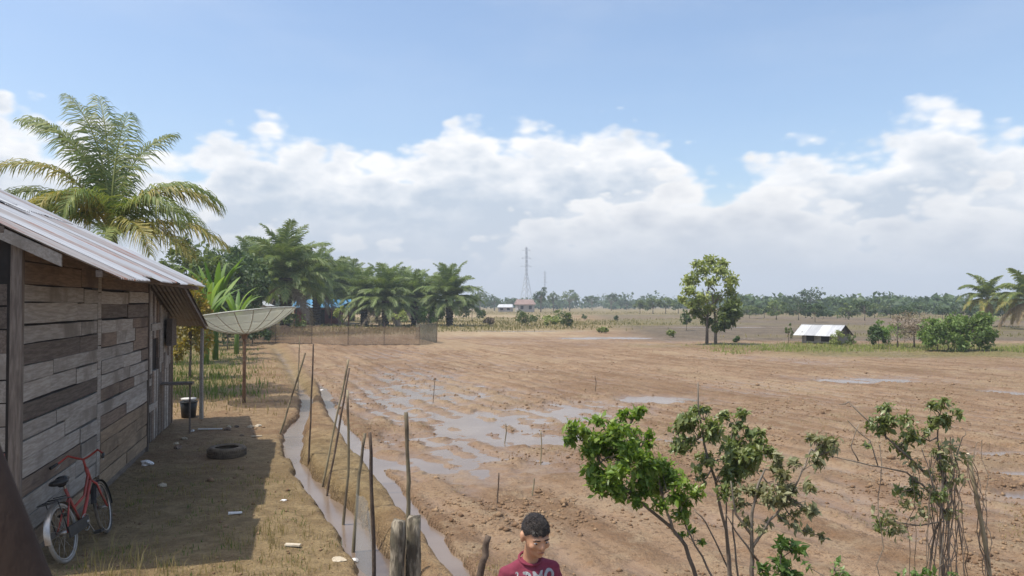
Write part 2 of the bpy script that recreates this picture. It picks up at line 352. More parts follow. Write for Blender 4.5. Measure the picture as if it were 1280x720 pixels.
def ground_h(x, y, full=False):
    x = np.asarray(x, float); y = np.asarray(y, float)
    xl = np.interp(y, LD[:, 0], LD[:, 1]); xr = np.interp(y, RD[:, 0], RD[:, 1])
    wob = fbm(x, y, 1.3, 3, 5) * .22 + fbm(x, y, .35, 3, 6) * .16
    near = ss(y, 30, 22)
    field = ss(x - xr, -.12, .12); fieldm = field * ss(y, 62, 55)
    perp = x * math.cos(FA) + y * math.sin(FA); perp = perp + fbm(x, y, 3, 2, 9) * .5
    wet = ell(x, y, WET); wetd = ell(x, y, WETD)
    amp = .35 + .65 * ss(y, 120, 20)
    h = fbm(x, y, 2.2, 3, 3) * .03 + fbm(x, y, .5, 3, 33) * .035 + fbm(x, y, .2, 2, 34) * .025
    hf = -.075 + .016 * np.sin(perp * 2 * math.pi / .62) * (1 + 2 * fbm(x, y, 4, 2, 99)) + fbm(x, y, 3.5, 3, 21) * .085 + fbm(x, y, .6, 4, 8, .6) * .085 * amp + np.maximum(fbm(x, y, .26, 2, 81), 0) * .08 * amp + fbm(x, y, .5, 4, 83, .62) * .12 * np.minimum(1, wet * 2) - .078 * wet - (.085 + .05 * ss(y, 40, 55)) * ss(wetd, .3, .8)
    hf = hf + .045 * ss(perp % 7.3, 6.7, 7.0) * ss(wet, .5, .1)
    h = h * (1 - field) + hf * field
    # dike and two water channels
    mid = (xl + xr) / 2; hw = np.maximum((xr - xl) / 2, .15)
    dike = np.exp(-((x - mid) / (hw * .75)) ** 4) * ss(y, 34, 24)
    h = h + dike * (.10 + fbm(x, y, .6, 3, 70) * .09 + fbm(x, y, .22, 3, 73) * .08)
    wl = .19 + .05 * np.sin(y * .9)
    chL = np.exp(-(((x - xl + wob) / wl) ** 4)) * ss(y, 24, 21.5)
    chR = np.exp(-(((x - xr + wob) / .17) ** 4)) * ss(y, 27, 23)
    dry = np.exp(-(((x - xl) / .35) ** 2)) * ss(y, 20, 24) * ss(y, 52, 44)
    h = h - .27 * chL - .2 * chR - .10 * dry
    far = ss(y, 60, 75)
    h = np.where(y > 50, h * (1 - far) + far * (fbm(x, y, 9, 3, 44) * .12 - .02 - .17 * ss(wetd, .3, .75)), h)
    h = h - .05 * ss(y, 1.2, -1)
    if full:
        return h, field, wet, wetd, dry, dike, xl, xr
    return h
def gz(x, y): return float(ground_h(np.array([x]), np.array([y]))[0])

rows = [-45, -30, -18, -10, -5, -2, 0, 1.5, 2.5, 3.4, 4.2]
d = 4.8
while d < 130: rows.append(d); d *= 1.0078
while d < 1290: rows.append(d); d *= 1.03
rows.append(1300); rows = np.array(rows); NC = 860
tt = np.linspace(-1, 1, NC); tt = np.sign(tt) * (np.abs(tt) * .8 + .2 * np.abs(tt) ** 3)
gx = tt[None, :] * (np.abs(rows)[:, None] + 5) * 1.25; gy = np.repeat(rows[:, None], NC, 1)
gh, fld, wet, wetd, dry, dike, xl, xr = ground_h(gx, gy, True)
yard = (1 - fld) * ss(gy, 70, 55)
shade_grass = .38 * (1 - fld) * np.clip(ss(fbm(gx, gy, 2.2, 4, 90), -.08, .12) * ss(gx, -1.0, -2.0) * ss(gy, 16, 13), 0, 1) * .75
back = (1 - fld) * ss(gy, 19, 26) * ss(gx - xl, -1.2, -3.0)
verge = ss(gy + fbm(gx, gy, 6, 3, 55) * 5, 37.5, 41) * ss(gy, 54, 49) * ss(gx, 12, 18)
strip = ss(gy, 46, 48) * ss(gy, 53, 51) * ss(gx, 6, 9)
farg = ss(gy, 58, 66)
fg = farg * np.clip(ss(fbm(gx, gy, 28, 3, 61), -.15, .08) + ss(gy, 130, 220), 0, 1)
grass = np.clip(shade_grass + back * (.55 + fbm(gx, gy, 3, 3, 71)) + verge * .95 + strip * .35 + fg * .6 + dry * .4 + dike * .04, 0, 1)
dark = np.clip(ss(gy, 53, 58) * ss(gx - .08 * gy, 2, 8) * ss(gy, 230, 160) * (.95 + .8 * fbm(gx, gy, 30, 2, 62)), 0, 1)
pale = np.clip(farg * ss(gx - .05 * gy, 6, -4) * ss(gy, 240, 160) + wetd * farg, 0, 1)
wetm = np.clip(ss(gh, WATER + .07, WATER + .012) * ss(gy, 110, 90), 0, 1)
idx = np.arange(len(rows) * NC).reshape(len(rows), NC)
quads = np.stack([idx[:-1, :-1], idx[:-1, 1:], idx[1:, 1:], idx[1:, :-1]], -1).reshape(-1, 4)

m, nt, bs = new_mat('ground_soil')
tc = nt.nodes.new('ShaderNodeTexCoord'); O = tc.outputs['Object']
def attr(n):
    a = nt.nodes.new('ShaderNodeAttribute'); a.attribute_name = n; return S(nt, a.outputs['Fac'])
aw, ag, ad, ap, af = attr('wet'), attr('grass'), attr('dark'), attr('pale'), attr('field')
na = noise(nt, O, .55, 6, .65); nb = noise(nt, O, 4.5, 6, .7); ncl = noise(nt, O, 17, 4, .7)
rotO = mapping(nt, O, rot=(0, 0, -FA))
nst = noise(nt, mapping(nt, rotO, (1, .10, 1)), 1.7, 7, .7); nsp = noise(nt, O, 42, 3, .75); nmd = noise(nt, O, 1.6, 6, .7)
field_c = mixc(nt, nst.sm(.38, .62), (0.207, 0.127, 0.071), (0.336, 0.228, 0.139))
field_c = mixc(nt, nb.sm(.50, .68) * .8, field_c, (0.248, 0.145, 0.076))
field_c = mixc(nt, nmd.sm(.50, .64) * .7, field_c, (0.347, 0.258, 0.161))
field_c = mixc(nt, na.sm(.52, .66) * .5, field_c, (0.369, 0.277, 0.177))
field_c = mixc(nt, ncl.sm(.36, .48) * -.75 + .75, field_c, (0.138, 0.086, 0.052))
field_c = mixc(nt, nsp.sm(.62, .72) * .6, field_c, (0.418, 0.339, 0.232))
yard_c = mixc(nt, nb.sm(.35, .65), (.235, .152, .080), (.35, .245, .135))
yard_c = mixc(nt, na.sm(.44, .60) * .7, yard_c, (.205, .118, .062))
yard_c = mixc(nt, ncl.sm(.36, .46) * -.6 + .6, yard_c, (.13, .09, .055))
yard_c = mixc(nt, nsp.sm(.60, .70) * .7, yard_c, (.42, .35, .24))
nbig = noise(nt, mapping(nt, rotO, (1, .45, 1)), .16, 5, .6)
field_c = mixc(nt, nbig.sm(.50, .64) * .55, field_c, (.17, .10, .054))
field_c = mixc(nt, nbig.sm(.46, .36) * .45, field_c, (.36, .27, .165))
col = mixc(nt, af, yard_c, field_c)
col = mixc(nt, ap * .6, col, mixc(nt, nst.sm(.4, .6), (.38, .27, .17), (.45, .37, .24)))
col = mixc(nt, ad, col, mixc(nt, na.sm(.4, .6), (.105, .082, .056), (.16, .125, .085)))
grs = mixc(nt, nb.sm(.35, .65), (.125, .11, .04), (.235, .195, .08))
gm = (ag * (ncl.sm(.25, .6) * .5 + .7) + (na - .5) * ag).clamp()
col = mixc(nt, gm, col, grs)
col = mixc(nt, aw * .55, col, (.175, .115, .075))
nt.links.new(col, bs.inputs['Base Color'])
lnk(nt, aw * -.55 + .93, bs.inputs['Roughness']); bs.inputs['Specular IOR Level'].default_value = .25
bp = nt.nodes.new('ShaderNodeBump'); bp.inputs['Strength'].default_value = 1.0; bp.inputs['Distance'].default_value = .11
lnk(nt, (nb * .7 + ncl * .6 + nsp * .22) * (aw * -.75 + 1), bp.inputs['Height']); nt.links.new(bp.outputs[0], bs.inputs['Normal'])
GROUND = m
V = np.stack([gx, gy, gh], -1).reshape(-1, 3)
go = mesh_np('ground', V, quads, GROUND, None, True, {'wet': wetm.ravel(), 'grass': grass.ravel(), 'dark': dark.ravel(), 'pale': pale.ravel(), 'field': fld.ravel()})
tag(go, kind='structure')
# muddy water: one level sheet, seen wherever the soil dips under it
m, nt, bs = new_mat('muddy_water')
tc = nt.nodes.new('ShaderNodeTexCoord')
nt.links.new(mixc(nt, noise(nt, tc.outputs['Object'], .8, 4).sm(.35, .65), (.165, .122, .092), (.205, .158, .122)), bs.inputs['Base Color'])
bs.inputs['Roughness'].default_value = .2; bs.inputs['IOR'].default_value = 1.33; bs.inputs['Specular IOR Level'].default_value = .5
bp = nt.nodes.new('ShaderNodeBump'); bp.inputs['Strength'].default_value = .08; bp.inputs['Distance'].default_value = .02
lnk(nt, noise(nt, tc.outputs['Object'], 9, 3), bp.inputs['Height']); nt.links.new(bp.outputs[0], bs.inputs['Normal'])
wx = np.linspace(-40, 70, 40); wy = np.linspace(3.4, 97, 40)
WX, WY = np.meshgrid(wx, wy); wi = np.arange(1600).reshape(40, 40)
tag(mesh_np('water', np.stack([WX, WY, np.full_like(WX, WATER)], -1), np.stack([wi[:-1, :-1], wi[:-1, 1:], wi[1:, 1:], wi[1:, :-1]], -1).reshape(-1, 4), MATS['muddy_water']), kind='structure')

# ---------------------------------------------------------------- scattered ground cover (stuff)
def scatter(n, y0, y1, fn, half=.72, pw=1.0):
    """random ground points, kept with probability fn(x, y)"""
    u = rng.random(n); y = y0 * (y1 / y0) ** (u ** pw); x = (rng.random(n) * 2 - 1) * (y * half + 1.5)
    k = rng.random(n) < fn(x, y); x, y = x[k], y[k]; return x, y, ground_h(x, y)
def blades(name, x, y, z, per, h, w, spread, mat, label, cat, lean=.5):
    n = len(x) * per
    bx = np.repeat(x, per) + rng.normal(0, spread, n); by = np.repeat(y, per) + rng.normal(0, spread, n); bz = np.repeat(z, per) - .01
    hh = h * rng.uniform(.45, 1.25, n) * np.repeat(rng.uniform(.6, 1.3, len(x)), per); a = rng.uniform(0, 2 * np.pi, n); l = rng.uniform(.1, 1, n) * lean * hh
    dx, dy = np.cos(a), np.sin(a); b = rng.uniform(0, 2 * np.pi, n); px, py = np.cos(b) * w / 2, np.sin(b) * w / 2
    p = np.stack([np.stack([bx - px, by - py, bz], -1), np.stack([bx + px, by + py, bz], -1),
                  np.stack([bx + dx * l * .35 + px * .7, by + dy * l * .35 + py * .7, bz + hh * .6], -1), np.stack([bx + dx * l * .35 - px * .7, by + dy * l * .35 - py * .7, bz + hh * .6], -1),
                  np.stack([bx + dx * l, by + dy * l, bz + hh * .95], -1)], 1)
    i = np.arange(n)[:, None] * 5
    f = np.concatenate([i + np.array([[0, 1, 2]]), i + np.array([[0, 2, 3]]), i + np.array([[3, 2, 4]])], 0)
    return tag(mesh_np(name, p, f, mat, None, False, {'rnd': np.repeat(np.clip(np.repeat(rng.random(len(x)), per) * .6 + rng.random(n) * .4, 0, 1), 5)}), label, cat, None, 'stuff')
lx = lambda y: np.interp(y, LD[:, 0], LD[:, 1]); rx_ = lambda y: np.interp(y, RD[:, 0], RD[:, 1])
def yard_p(x, y):
    c = (x < lx(y) - .35) & (x > -4.55 - .27 * (y - 7.4) + .1)
    return c * np.clip(ss(fbm(x, y, 1.3, 3, 15), -.05, .15) * .8 + ss(y, 8.8, 7.6) * .7, 0, 1) * ss(y, 19, 12)
def field_p(x, y):
    return ((x > rx_(y) + .2) | (y > 55)) * np.clip(ss(fbm(x, y, 2.4, 3, 25), -.02, .16), 0, 1) * (ground_h(x, y) > WATER + .02)
blades('dry_grass', *scatter(5200, 5, 18, yard_p, .78), 7, .085, .007, .05, GR_DRY, 'short dry yellow grass on the bare yard beside the shack', 'grass')
blades('green_weeds', *scatter(3600, 5.5, 17, lambda x, y: yard_p(x, y) * .8 * (x < -1.8), .78), 7, .06, .009, .06, GR_GREEN, 'low green weeds on the shaded yard beside the shack', 'weeds')
blades('tall_dry_grass', *scatter(1500, 6.4, 8.9, lambda x, y: (x < lx(y) - .6) * (x > -4.3) * np.clip(.2 + 3 * fbm(x, y, 1.1, 3, 47) + .5 * (x < -2.2), 0, .8), .62), 9, .21, .006, .05, GR_DRY, 'taller straw yellow grass tufts at the near end of the yard', 'grass', .7)
blades('field_stubble', *scatter(42000, 5, 55, field_p), 4, .045, .008, .06, GR_DRY, 'straw stubble and dry roots scattered over the ploughed field', 'stubble', 1.0)
blades('bank_grass', *scatter(6500, 21, 52, lambda x, y: (x < lx(y) - 1.2) * (.3 + .7 * (x < -.36 * y)), .62), 6, .22, .025, .18, GR_GREEN, 'green and straw grass on the bank behind the satellite dish', 'grass')
blades('bank_dry_grass', *scatter(3800, 18, 52, lambda x, y: (x < lx(y) - .6) * .7, .62), 6, .17, .02, .16, GR_DRY, 'dry grass between the satellite dish and the net fence', 'grass')
blades('verge_grass', *scatter(14000, 38, 56, lambda x, y: (x > 11) * ss(x - 8 - (y - 44) * .3, 0, 10) * ss(np.abs(y - 46 + fbm(x, y, 5, 3, 58) * 9), 5.5, 2.5) * .8, .75), 5, .2, .03, .25, GR_VERGE, 'green grass verge in front of the low shed and bushes', 'grass')
blades('far_dry_grass', *scatter(14000, 62, 260, lambda x, y: ss(fbm(x, y, 28, 3, 61), -.1, .12) * .9 * (1 - .75 * ss(x - .1 * y, 4, 10) * ss(y, 150, 120))), 5, .30, .10, .9, GR_FAR, 'dry grass on the plots beyond the ploughed field', 'grass')
# clods
cx_, cy_, cz_ = scatter(90000, 4.5, 48, lambda x, y: ((x > rx_(y) + .12) * (ground_h(x, y) > WATER - .005) * np.clip(.35 + 2.5 * fbm(x, y, 1.7, 3, 18), 0, 1) + (x < lx(y) - .2) * .05 * (y < 20) * (x > -4.4 - .27 * (y - 7.4))))
nC = len(cx_); base = np.array([[1, 0, 0], [-1, 0, 0], [0, 1, 0], [0, -1, 0], [0, 0, .8], [0, 0, -.6]], float)
sz_ = rng.gamma(1.3, .0075, nC) + .007
pv = base[None] * rng.uniform(.6, 1.4, (nC, 6, 3)) * sz_[:, None, None]
ca, sa = np.cos(a_ := rng.uniform(0, 6.28, nC)), np.sin(a_)
pv = np.stack([pv[..., 0] * ca[:, None] - pv[..., 1] * sa[:, None], pv[..., 0] * sa[:, None] + pv[..., 1] * ca[:, None], pv[..., 2]], -1) + np.stack([cx_, cy_, cz_ + sz_ * .15], -1)[:, None, :]
of = np.array([[0, 2, 4], [2, 1, 4], [1, 3, 4], [3, 0, 4], [2, 0, 5], [1, 2, 5], [3, 1, 5], [0, 3, 5]])
CLOD = mk('clod_soil', (.165, .098, .054), (.30, .20, .115), 2.2, objvar=0, bump=.4)
tag(mesh_np('soil_clods', pv, (np.arange(nC)[:, None, None] * 6 + of[None]).reshape(-1, 3), CLOD), 'brown soil clods turned up over the ploughed field', 'soil clods', None, 'stuff')

# ---------------------------------------------------------------- foliage helpers
def leaf_cloud(blobs, leaf, asp=.5, up=.35, hollow=.55, flat=0.0):
    """five-vertex folded leaves spread through ellipsoid blobs: (x,y,z, rx,ry,rz, n)"""
    P_, TONE = [], []
    for (x, y, z, rx, ry, rz, n) in blobs:
        q = rng.normal(size=(n, 3)); q /= np.linalg.norm(q, axis=1, keepdims=True)
        q *= (hollow + (1 - hollow) * rng.random((n, 1))) * rng.uniform(.75, 1.1, (n, 1))
        c = q * np.array([rx, ry, rz]) + np.array([x, y, z])
        d_ = q + rng.normal(0, .7, (n, 3)); d_[:, 2] += -.15; d_ /= np.linalg.norm(d_, axis=1, keepdims=True)
        nrm = rng.normal(0, 1, (n, 3)); nrm[:, 2] += up * 4; nrm -= d_ * (nrm * d_).sum(1, keepdims=True); nrm /= np.linalg.norm(nrm, axis=1, keepdims=True)
        s_ = np.cross(d_, nrm); L = leaf * rng.uniform(.45, 1.45, (n, 1)); W = L * asp * .5 * rng.uniform(.75, 1.15, (n, 1))
        b = c - d_ * L * .5
        P_.append(np.stack([b, b + d_ * L * .55 + s_ * W + nrm * W * .35, b + d_ * L * .5, b + d_ * L * .55 - s_ * W + nrm * W * .35, b + d_ * L - nrm * L * .12], 1))
        TONE.append(np.repeat(np.clip(rng.random(n) * .75 + .25 * (q[:, 2] * .5 + .5), 0, 1), 5))  # leaf tone mostly random, lighter towards the top of each blob
    P_ = np.concatenate(P_); n = len(P_)
    i = np.arange(n)[:, None, None] * 5
    f = (i + np.array([[0, 1, 2], [1, 4, 2], [0, 2, 3], [2, 4, 3]])[None]).reshape(-1, 3)
    return P_.reshape(-1, 3), f, np.concatenate(TONE)
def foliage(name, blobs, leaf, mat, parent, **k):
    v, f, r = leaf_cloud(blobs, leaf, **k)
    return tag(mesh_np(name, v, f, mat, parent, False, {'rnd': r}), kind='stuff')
def lumpy(cx, cy, cz, rx, ry, rz, nb, n, shrink=.42, seed=None):
    r_ = random.Random(seed) if seed is not None else rnd; B = []
    for i in range(nb):
        a = r_.uniform(0, 6.283); e = math.asin(r_.uniform(-.75, .98)); k = r_.uniform(.42, .92)
        s_ = shrink * r_.uniform(.45, 1.2)
        B.append((cx + rx * k * math.cos(a) * math.cos(e), cy + ry * k * math.sin(a) * math.cos(e), cz + rz * k * math.sin(e), rx * s_, ry * s_, rz * s_ * .85, n // nb))
    return B
def broad_tree(name, x, y, h, w, mat, label, cat='tree', group=None, leaf=.35, n=1500, nb=14, trunk=.12, crown_lo=.25, seed=0, stems=1, up=.35):
    z0 = gz(x, y); t = empty(name, (x, y, z0 - .03), 0, label, cat, group); r_ = random.Random(seed)
    B = lumpy(0, 0, h * (1 + crown_lo) / 2, w / 2, w / 2, h * (1 - crown_lo) / 2, nb, n, seed=seed)
    for s_ in range(stems):
        mb = MB(); ox = (s_ - (stems - 1) / 2) * trunk * 5
        p = [(ox + r_.uniform(-.03, .03) * h * k, r_.uniform(-.03, .03) * h * k, h * k) for k in (0, .2, .4, .6, .8)]
        mb.tube(p, [trunk * h * .09 * q for q in (1.3, 1, .8, .55, .25)], 7)
        for b in B[s_::stems]:
            k = r_.uniform(.3, .55); mb.tube([(p[2][0], p[2][1], h * k), ((b[0] + p[2][0]) / 2, b[1] / 2, (h * k + b[2]) / 2 - .02 * h), b[:3]], [trunk * h * .045, trunk * h * .03, trunk * h * .012], 5)
        mb.build('trunk', BARK, t, True)
    foliage('crown', B, leaf, mat, t, up=up)
    return t

# palm fronds -----------------------------------------------------------------
def frond_mesh(L, e0, droop, n=46, ll=.75, lw=.045, ldroop=.9, pw=1.3, sweep=.55, seg=2, seed=0):
    r_ = random.Random(seed); v, f, rr = [], [], []
    K = 18; path = [Vector((0, 0, 0))]; tang = []
    for i in range(K):
        t = (i + .5) / K; e = R(e0) - R(droop) * t ** pw; tang.append(Vector((math.cos(e), 0, math.sin(e)))); path.append(path[-1] + tang[-1] * (L / K))
    def at(t):
        q = min(t * K, K - 1e-4); i = int(q); return path[i].lerp(path[i + 1], q - i), tang[i]
    mb = MB(); mb.tube(path, [(.035 * (1 - i / K) + .006) * L / 4 for i in range(K + 1)], 5); v += mb.v; f += mb.f; rr += [.75] * len(mb.v)
    for i in range(n):
        t = .16 + .84 * (i + r_.random() * .6) / n; p, tg = at(min(t, .999)); nr = Vector((-tg.z, 0, tg.x))
        l = ll * (math.sin(math.pi * min(1, (.12 + t * .83))) ** .6) * r_.uniform(.85, 1.1)
        for s_ in (-1, 1):
            dr = (Vector((0, s_, 0)) * (1 - sweep * t) + tg * (.35 + sweep * t) + nr * r_.uniform(.0, .45)).normalized()
            c = [p]; dd = dr.copy()
            for k in range(seg + 1):
                c.append(c[-1] + dd * l / (seg + 1)); dd = (dd + Vector((0, 0, -ldroop * r_.uniform(.5, 1.1) / seg))).normalized()
            wv = tg * lw * .5; b = len(v); q = r_.random()
            for k, cp in enumerate(c[:-1]):
                g = (.55, 1, .75, .4)[k]; v += [tuple(cp - wv * g), tuple(cp + wv * g)]; rr += [q, q]
            v.append(tuple(c[-1])); rr.append(q)
            for k in range(len(c) - 2): f.append((b + 2 * k, b + 2 * k + 1, b + 2 * k + 3, b + 2 * k + 2))
            e_ = b + 2 * (len(c) - 2); f.append((e_, e_ + 1, e_ + 2))
    return v, f, rr
def frond_data(name, mat, **k):
    v, f, r_ = frond_mesh(**k); o = mesh_np(name, v, f, mat, None, False, {'rnd': r_}); me = o.data; bpy.data.objects.remove(o); return me
def palm_trunk(h, r, bend=0, base=1.5, mat=BARK, rough=False):
    mb = MB(); n = max(6, int(h / .25)); pts = []; rad = []
    for i in range(n + 1):
        t = i / n; pts.append((bend * t * t, 0, h * t)); rad.append(r * (1 + (base - 1) * math.exp(-t * 9)) * (1 + (.16 if i % 2 else -.05)))
    mb.tube(pts, rad, 9); return mb

# ---------------------------------------------------------------- wooden house
HC = Vector((-4.78, 7.41, 0)); HA = R(105.2)
house = empty('wooden_house', HC, HA, 'weathered grey plank shack with a corrugated metal roof', 'house')
# local axes: x runs along the long wall away from the camera, y into the house
EAVE = -.87; TANP = .485; LEN = 6.45; WID = 5.9
def roofz(t): return 2.89 + (t - EAVE) * TANP
wall = MB(); wall.box((.03, .05, .02), (LEN, .09, 3.24)); side_wall = wall.build('side_wall', DARK_IN, house)
def plank(parent, s0, s1, z0, z1, mat, out_=0.0, axis='s', t0=0.0):
    mb = MB(); th = rnd.uniform(.018, .03); j = .006; n = max(2, int((s1 - s0) / .5))
    lo, hi = [], []
    for i in range(n + 1):
        s_ = s0 + (s1 - s0) * i / n; w = rnd.uniform(-j, j); w2 = rnd.uniform(-j, j)
        lo.append((s_, z0 + w)); hi.append((s_, z1 + w2))
    v, f = [], []
    for (a, za), (b, zb) in zip(lo, hi):
        for tt_ in (-th - out_, .045):
            for q, zq in ((a, za), (b, zb)):
                v.append((q, tt_, zq) if axis == 's' else (tt_ + t0, q, zq))
    for i in range(n):
        o = i * 4
        f += [(o, o + 4, o + 5, o + 1), (o + 2, o + 3, o + 7, o + 6), (o + 1, o + 5, o + 7, o + 3), (o, o + 2, o + 6, o + 4)]
    f += [(0, 1, 3, 2), (4 * n, 4 * n + 2, 4 * n + 3, 4 * n + 1)]
    if axis != 's': f = [q[::-1] for q in f]
    mb.add(v, f); return mb.build('plank', mat, parent)
zc = .10; row = 0
hts = [.20, .19, .21, .18, .20, .19, .17, .19, .20, .17, .21, .18, .22, .19, .23, .22]
for hgt in hts:
    if zc > 3.2: break
    z1 = min(zc + hgt, 3.24)
    if z1 - zc < .06: break
    for (a, b, sec) in ((.06, 2.93, 0), (3.13, 6.42, 1)):
        cuts = [a]
        while True:
            nx = cuts[-1] + rnd.uniform(.9, 2.2)
            if nx > b - .6: break
            cuts.append(nx)
        cuts.append(b)
        for c0, c1 in zip(cuts[:-1], cuts[1:]):
            mid_z = (zc + z1) / 2
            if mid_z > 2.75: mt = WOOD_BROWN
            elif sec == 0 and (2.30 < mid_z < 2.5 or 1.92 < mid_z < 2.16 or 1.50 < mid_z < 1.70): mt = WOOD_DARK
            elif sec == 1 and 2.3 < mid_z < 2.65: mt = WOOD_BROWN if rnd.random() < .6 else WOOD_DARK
            elif mid_z < (.36 if sec == 0 else .6): mt = WOOD_CLAY
            elif mid_z < .8 and sec == 1: mt = rnd.choice([WOOD_CLAY, WOOD_GREY])
            else: mt = WOOD_GREY if rnd.random() < .87 else WOOD_BROWN
            dip = rnd.uniform(-.012, .012)
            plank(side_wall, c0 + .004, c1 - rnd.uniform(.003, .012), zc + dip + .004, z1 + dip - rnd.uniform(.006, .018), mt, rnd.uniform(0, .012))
    zc = z1
mb = MB(); z_ = .3
while z_ < 3.0:
    zz = min(z_ + rnd.uniform(.3, .55), 3.2); mb.box((2.94, -.028, z_), (3.12, .045, zz - .012), .003); z_ = zz
mb.build('batten', WOOD_GREY, house)
for s_ in (-.02, 6.36):
    mb = MB(); mb.box((s_, -.05, -.05), (s_ + .075, .045, 3.24), .004); mb.build('corner_post', WOOD_POST, house)
mb = MB(); mb.box((.05, -.012, -.04), (6.4, .05, .095), .006); mb.build('shadow_gap_sill', WOOD_DARK, house)  # dark wood strip stands in for the shadow gap under the wall
# front wall (end wall)
wall = MB(); wall.add([(.06, .06, .02), (.06, WID, .02), (.06, WID, 3.3), (.06, WID / 2, 4.55), (.06, .06, 3.25)], [(0, 1, 2, 3, 4)]); front = wall.build('front_wall', DARK_IN, house)  # bare near-black top stands in for the shaded void under the roof
zc = .08
while zc < 2.75:
    z1 = zc + rnd.uniform(.2, .27)
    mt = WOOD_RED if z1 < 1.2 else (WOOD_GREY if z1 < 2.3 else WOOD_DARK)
    for (a, b) in ((.09, 2.1), (2.11, 4.2), (4.21, WID - .05)):
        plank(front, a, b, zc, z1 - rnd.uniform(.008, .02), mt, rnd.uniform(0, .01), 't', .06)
    zc = z1
mb = MB(); mb.tube([(-.10, .9, 2.35), (-.1, .2, 2.95)], .045, 6); mb.build('brace', WOOD_BROWN, house)
wall = MB(); wall.box((.05, WID - .05, .02), (LEN, WID, 3.2)); wall.build('back_wall', WOOD_GREY, house)
wall = MB(); wall.add([(LEN - .02, .06, .02), (LEN - .02, WID, .02), (LEN - .02, WID, 3.3), (LEN - .02, WID / 2, 4.55), (LEN - .02, .06, 3.25)], [(4, 3, 2, 1, 0)]); wall.build('end_wall', WOOD_BROWN, house)
# roof
def sheet(parent, s0, s1, t0, t1, zf, mat, name='roof_sheet', dz=0.0, wave=.076, amp=.011, M=None):
    n = int((s1 - s0) / wave * 6); k = 4; v, f = [], []
    th = .004
    for i in range(n + 1):
        s_ = s0 + (s1 - s0) * i / n; c = math.cos(2 * math.pi * s_ / wave) * amp
        for j in range(k + 1):
            t = t0 + (t1 - t0) * j / k; v.append((s_, t, zf(s_, t) + c + dz + .006 * math.sin(3 * t + s_ * 2)))
    for i in range(n):
        for j in range(k): o = i * (k + 1) + j; f.append((o, o + k + 1, o + k + 2, o + 1))
    if M: v = [M(*p) for p in v]
    mb = MB(); mb.add(v, f); return mb.build(name, mat, parent, True)
roof = MB()
for t in (-.75, .1, 1.0, 1.95, 2.8): roof.box((-.14, t - .03, roofz(t) - .085), (7.0, t + .03, roofz(t) - .02))
RIDGE = WID / 2
roofo = roof.build('roof', WOOD_DARK, house)
s_ = -.16; i = 0
while s_ < 7.05:
    w = rnd.uniform(.72, .80); e = min(s_ + w + .05, 7.12)
    zf = lambda a, b: roofz(b) + .010 * (a)
    cut = rnd.uniform(1.15, 1.5)
    mt = ZINCR if i in (0, 2) else (ZINC if rnd.random() < .8 else ZINCR)
    sheet(roofo, s_, e, EAVE + rnd.uniform(-.09, .05), cut + .12, zf, mt, dz=.004 * (i % 2))
    sheet(roofo, s_, e, cut, RIDGE + .02, zf, ZINC if rnd.random() < .75 else ZINCR, dz=.016 + .004 * (i % 2))
    s_ += w; i += 1
zb = lambda a, b: roofz(2 * RIDGE - b) + .01 * a
sheet(roofo, -.16, 7.1, RIDGE, WID + .87, zb, ZINC, dz=.003)
mb = MB(); mb.box((-.16, RIDGE - .16, roofz(RIDGE) - .03), (7.1, RIDGE + .16, roofz(RIDGE) + .05)); mb.build('ridge_cap', ZINC, roofo)
patch = sheet(roofo, 3.25, 3.5, .95, 1.75, lambda a, b: roofz(b) + .01 * a, ZINCW, 'patch_sheet', dz=.05)
mb = MB()   # barge board under the near roof edge
for (t0, t1) in ((-.42, 3.0),):
    mb.add([(-.135, t0, roofz(t0) - .15), (-.135, t1, roofz(t1) - .15), (-.135, t1, roofz(t1) - .03), (-.135, t0, roofz(t0) - .03), (-.10, t0, roofz(t0) - .15), (-.10, t1, roofz(t1) - .15), (-.10, t1, roofz(t1) - .03), (-.10, t0, roofz(t0) - .03)],
           [(0, 3, 2, 1), (4, 5, 6, 7), (0, 1, 5, 4), (1, 2, 6, 5), (2, 3, 7, 6), (3, 0, 4, 7)])
mb.build('barge_board', WOOD_GREY, house)
# rear lean-to kitchen
ann = MB(); ann.box((6.47, .10, .02), (9.6, .14, 2.95)); annex = ann.build('kitchen_wall', DARK_IN, house)
annz = lambda s_: 3.02 - (s_ - 6.7) * .25
s_ = 6.50
while s_ < 9.5:
    w = rnd.uniform(.13, .22); t_ = annz(s_) - .10
    for (a, b) in (((.05, 1.35), (1.95, t_)) if 7.05 < s_ < 7.75 else ((.05, rnd.uniform(1.2, 1.7)), (None, t_))):
        if a is None: a = prev
        mb = MB(); mb.box((s_, .055 - rnd.uniform(0, .02), a), (s_ + w - .01, .095, b - .01), .006)
        mb.build('plank', rnd.choice([WOOD_GREY, WOOD_GREY, WOOD_BROWN, WOOD_DARK]), annex); prev = b
    s_ += w
for (a, b, z) in ((6.5, 7.0, 1.1), (6.5, 7.05, 1.6), (6.5, 7.7, .62), (7.0, 7.9, 2.1), (6.5, 7.1, 2.25)):
    mb = MB(); mb.box((a, .02, z), (b, .05, z + .13), .008); mb.build('cross_board', WOOD_GREY, annex)
mb = MB(); mb.box((8.35, -.12, 1.75), (8.95, -.02, 2.3), .01); mb.build('hanging_shutter', WOOD_DARK, house)
lean = MB()
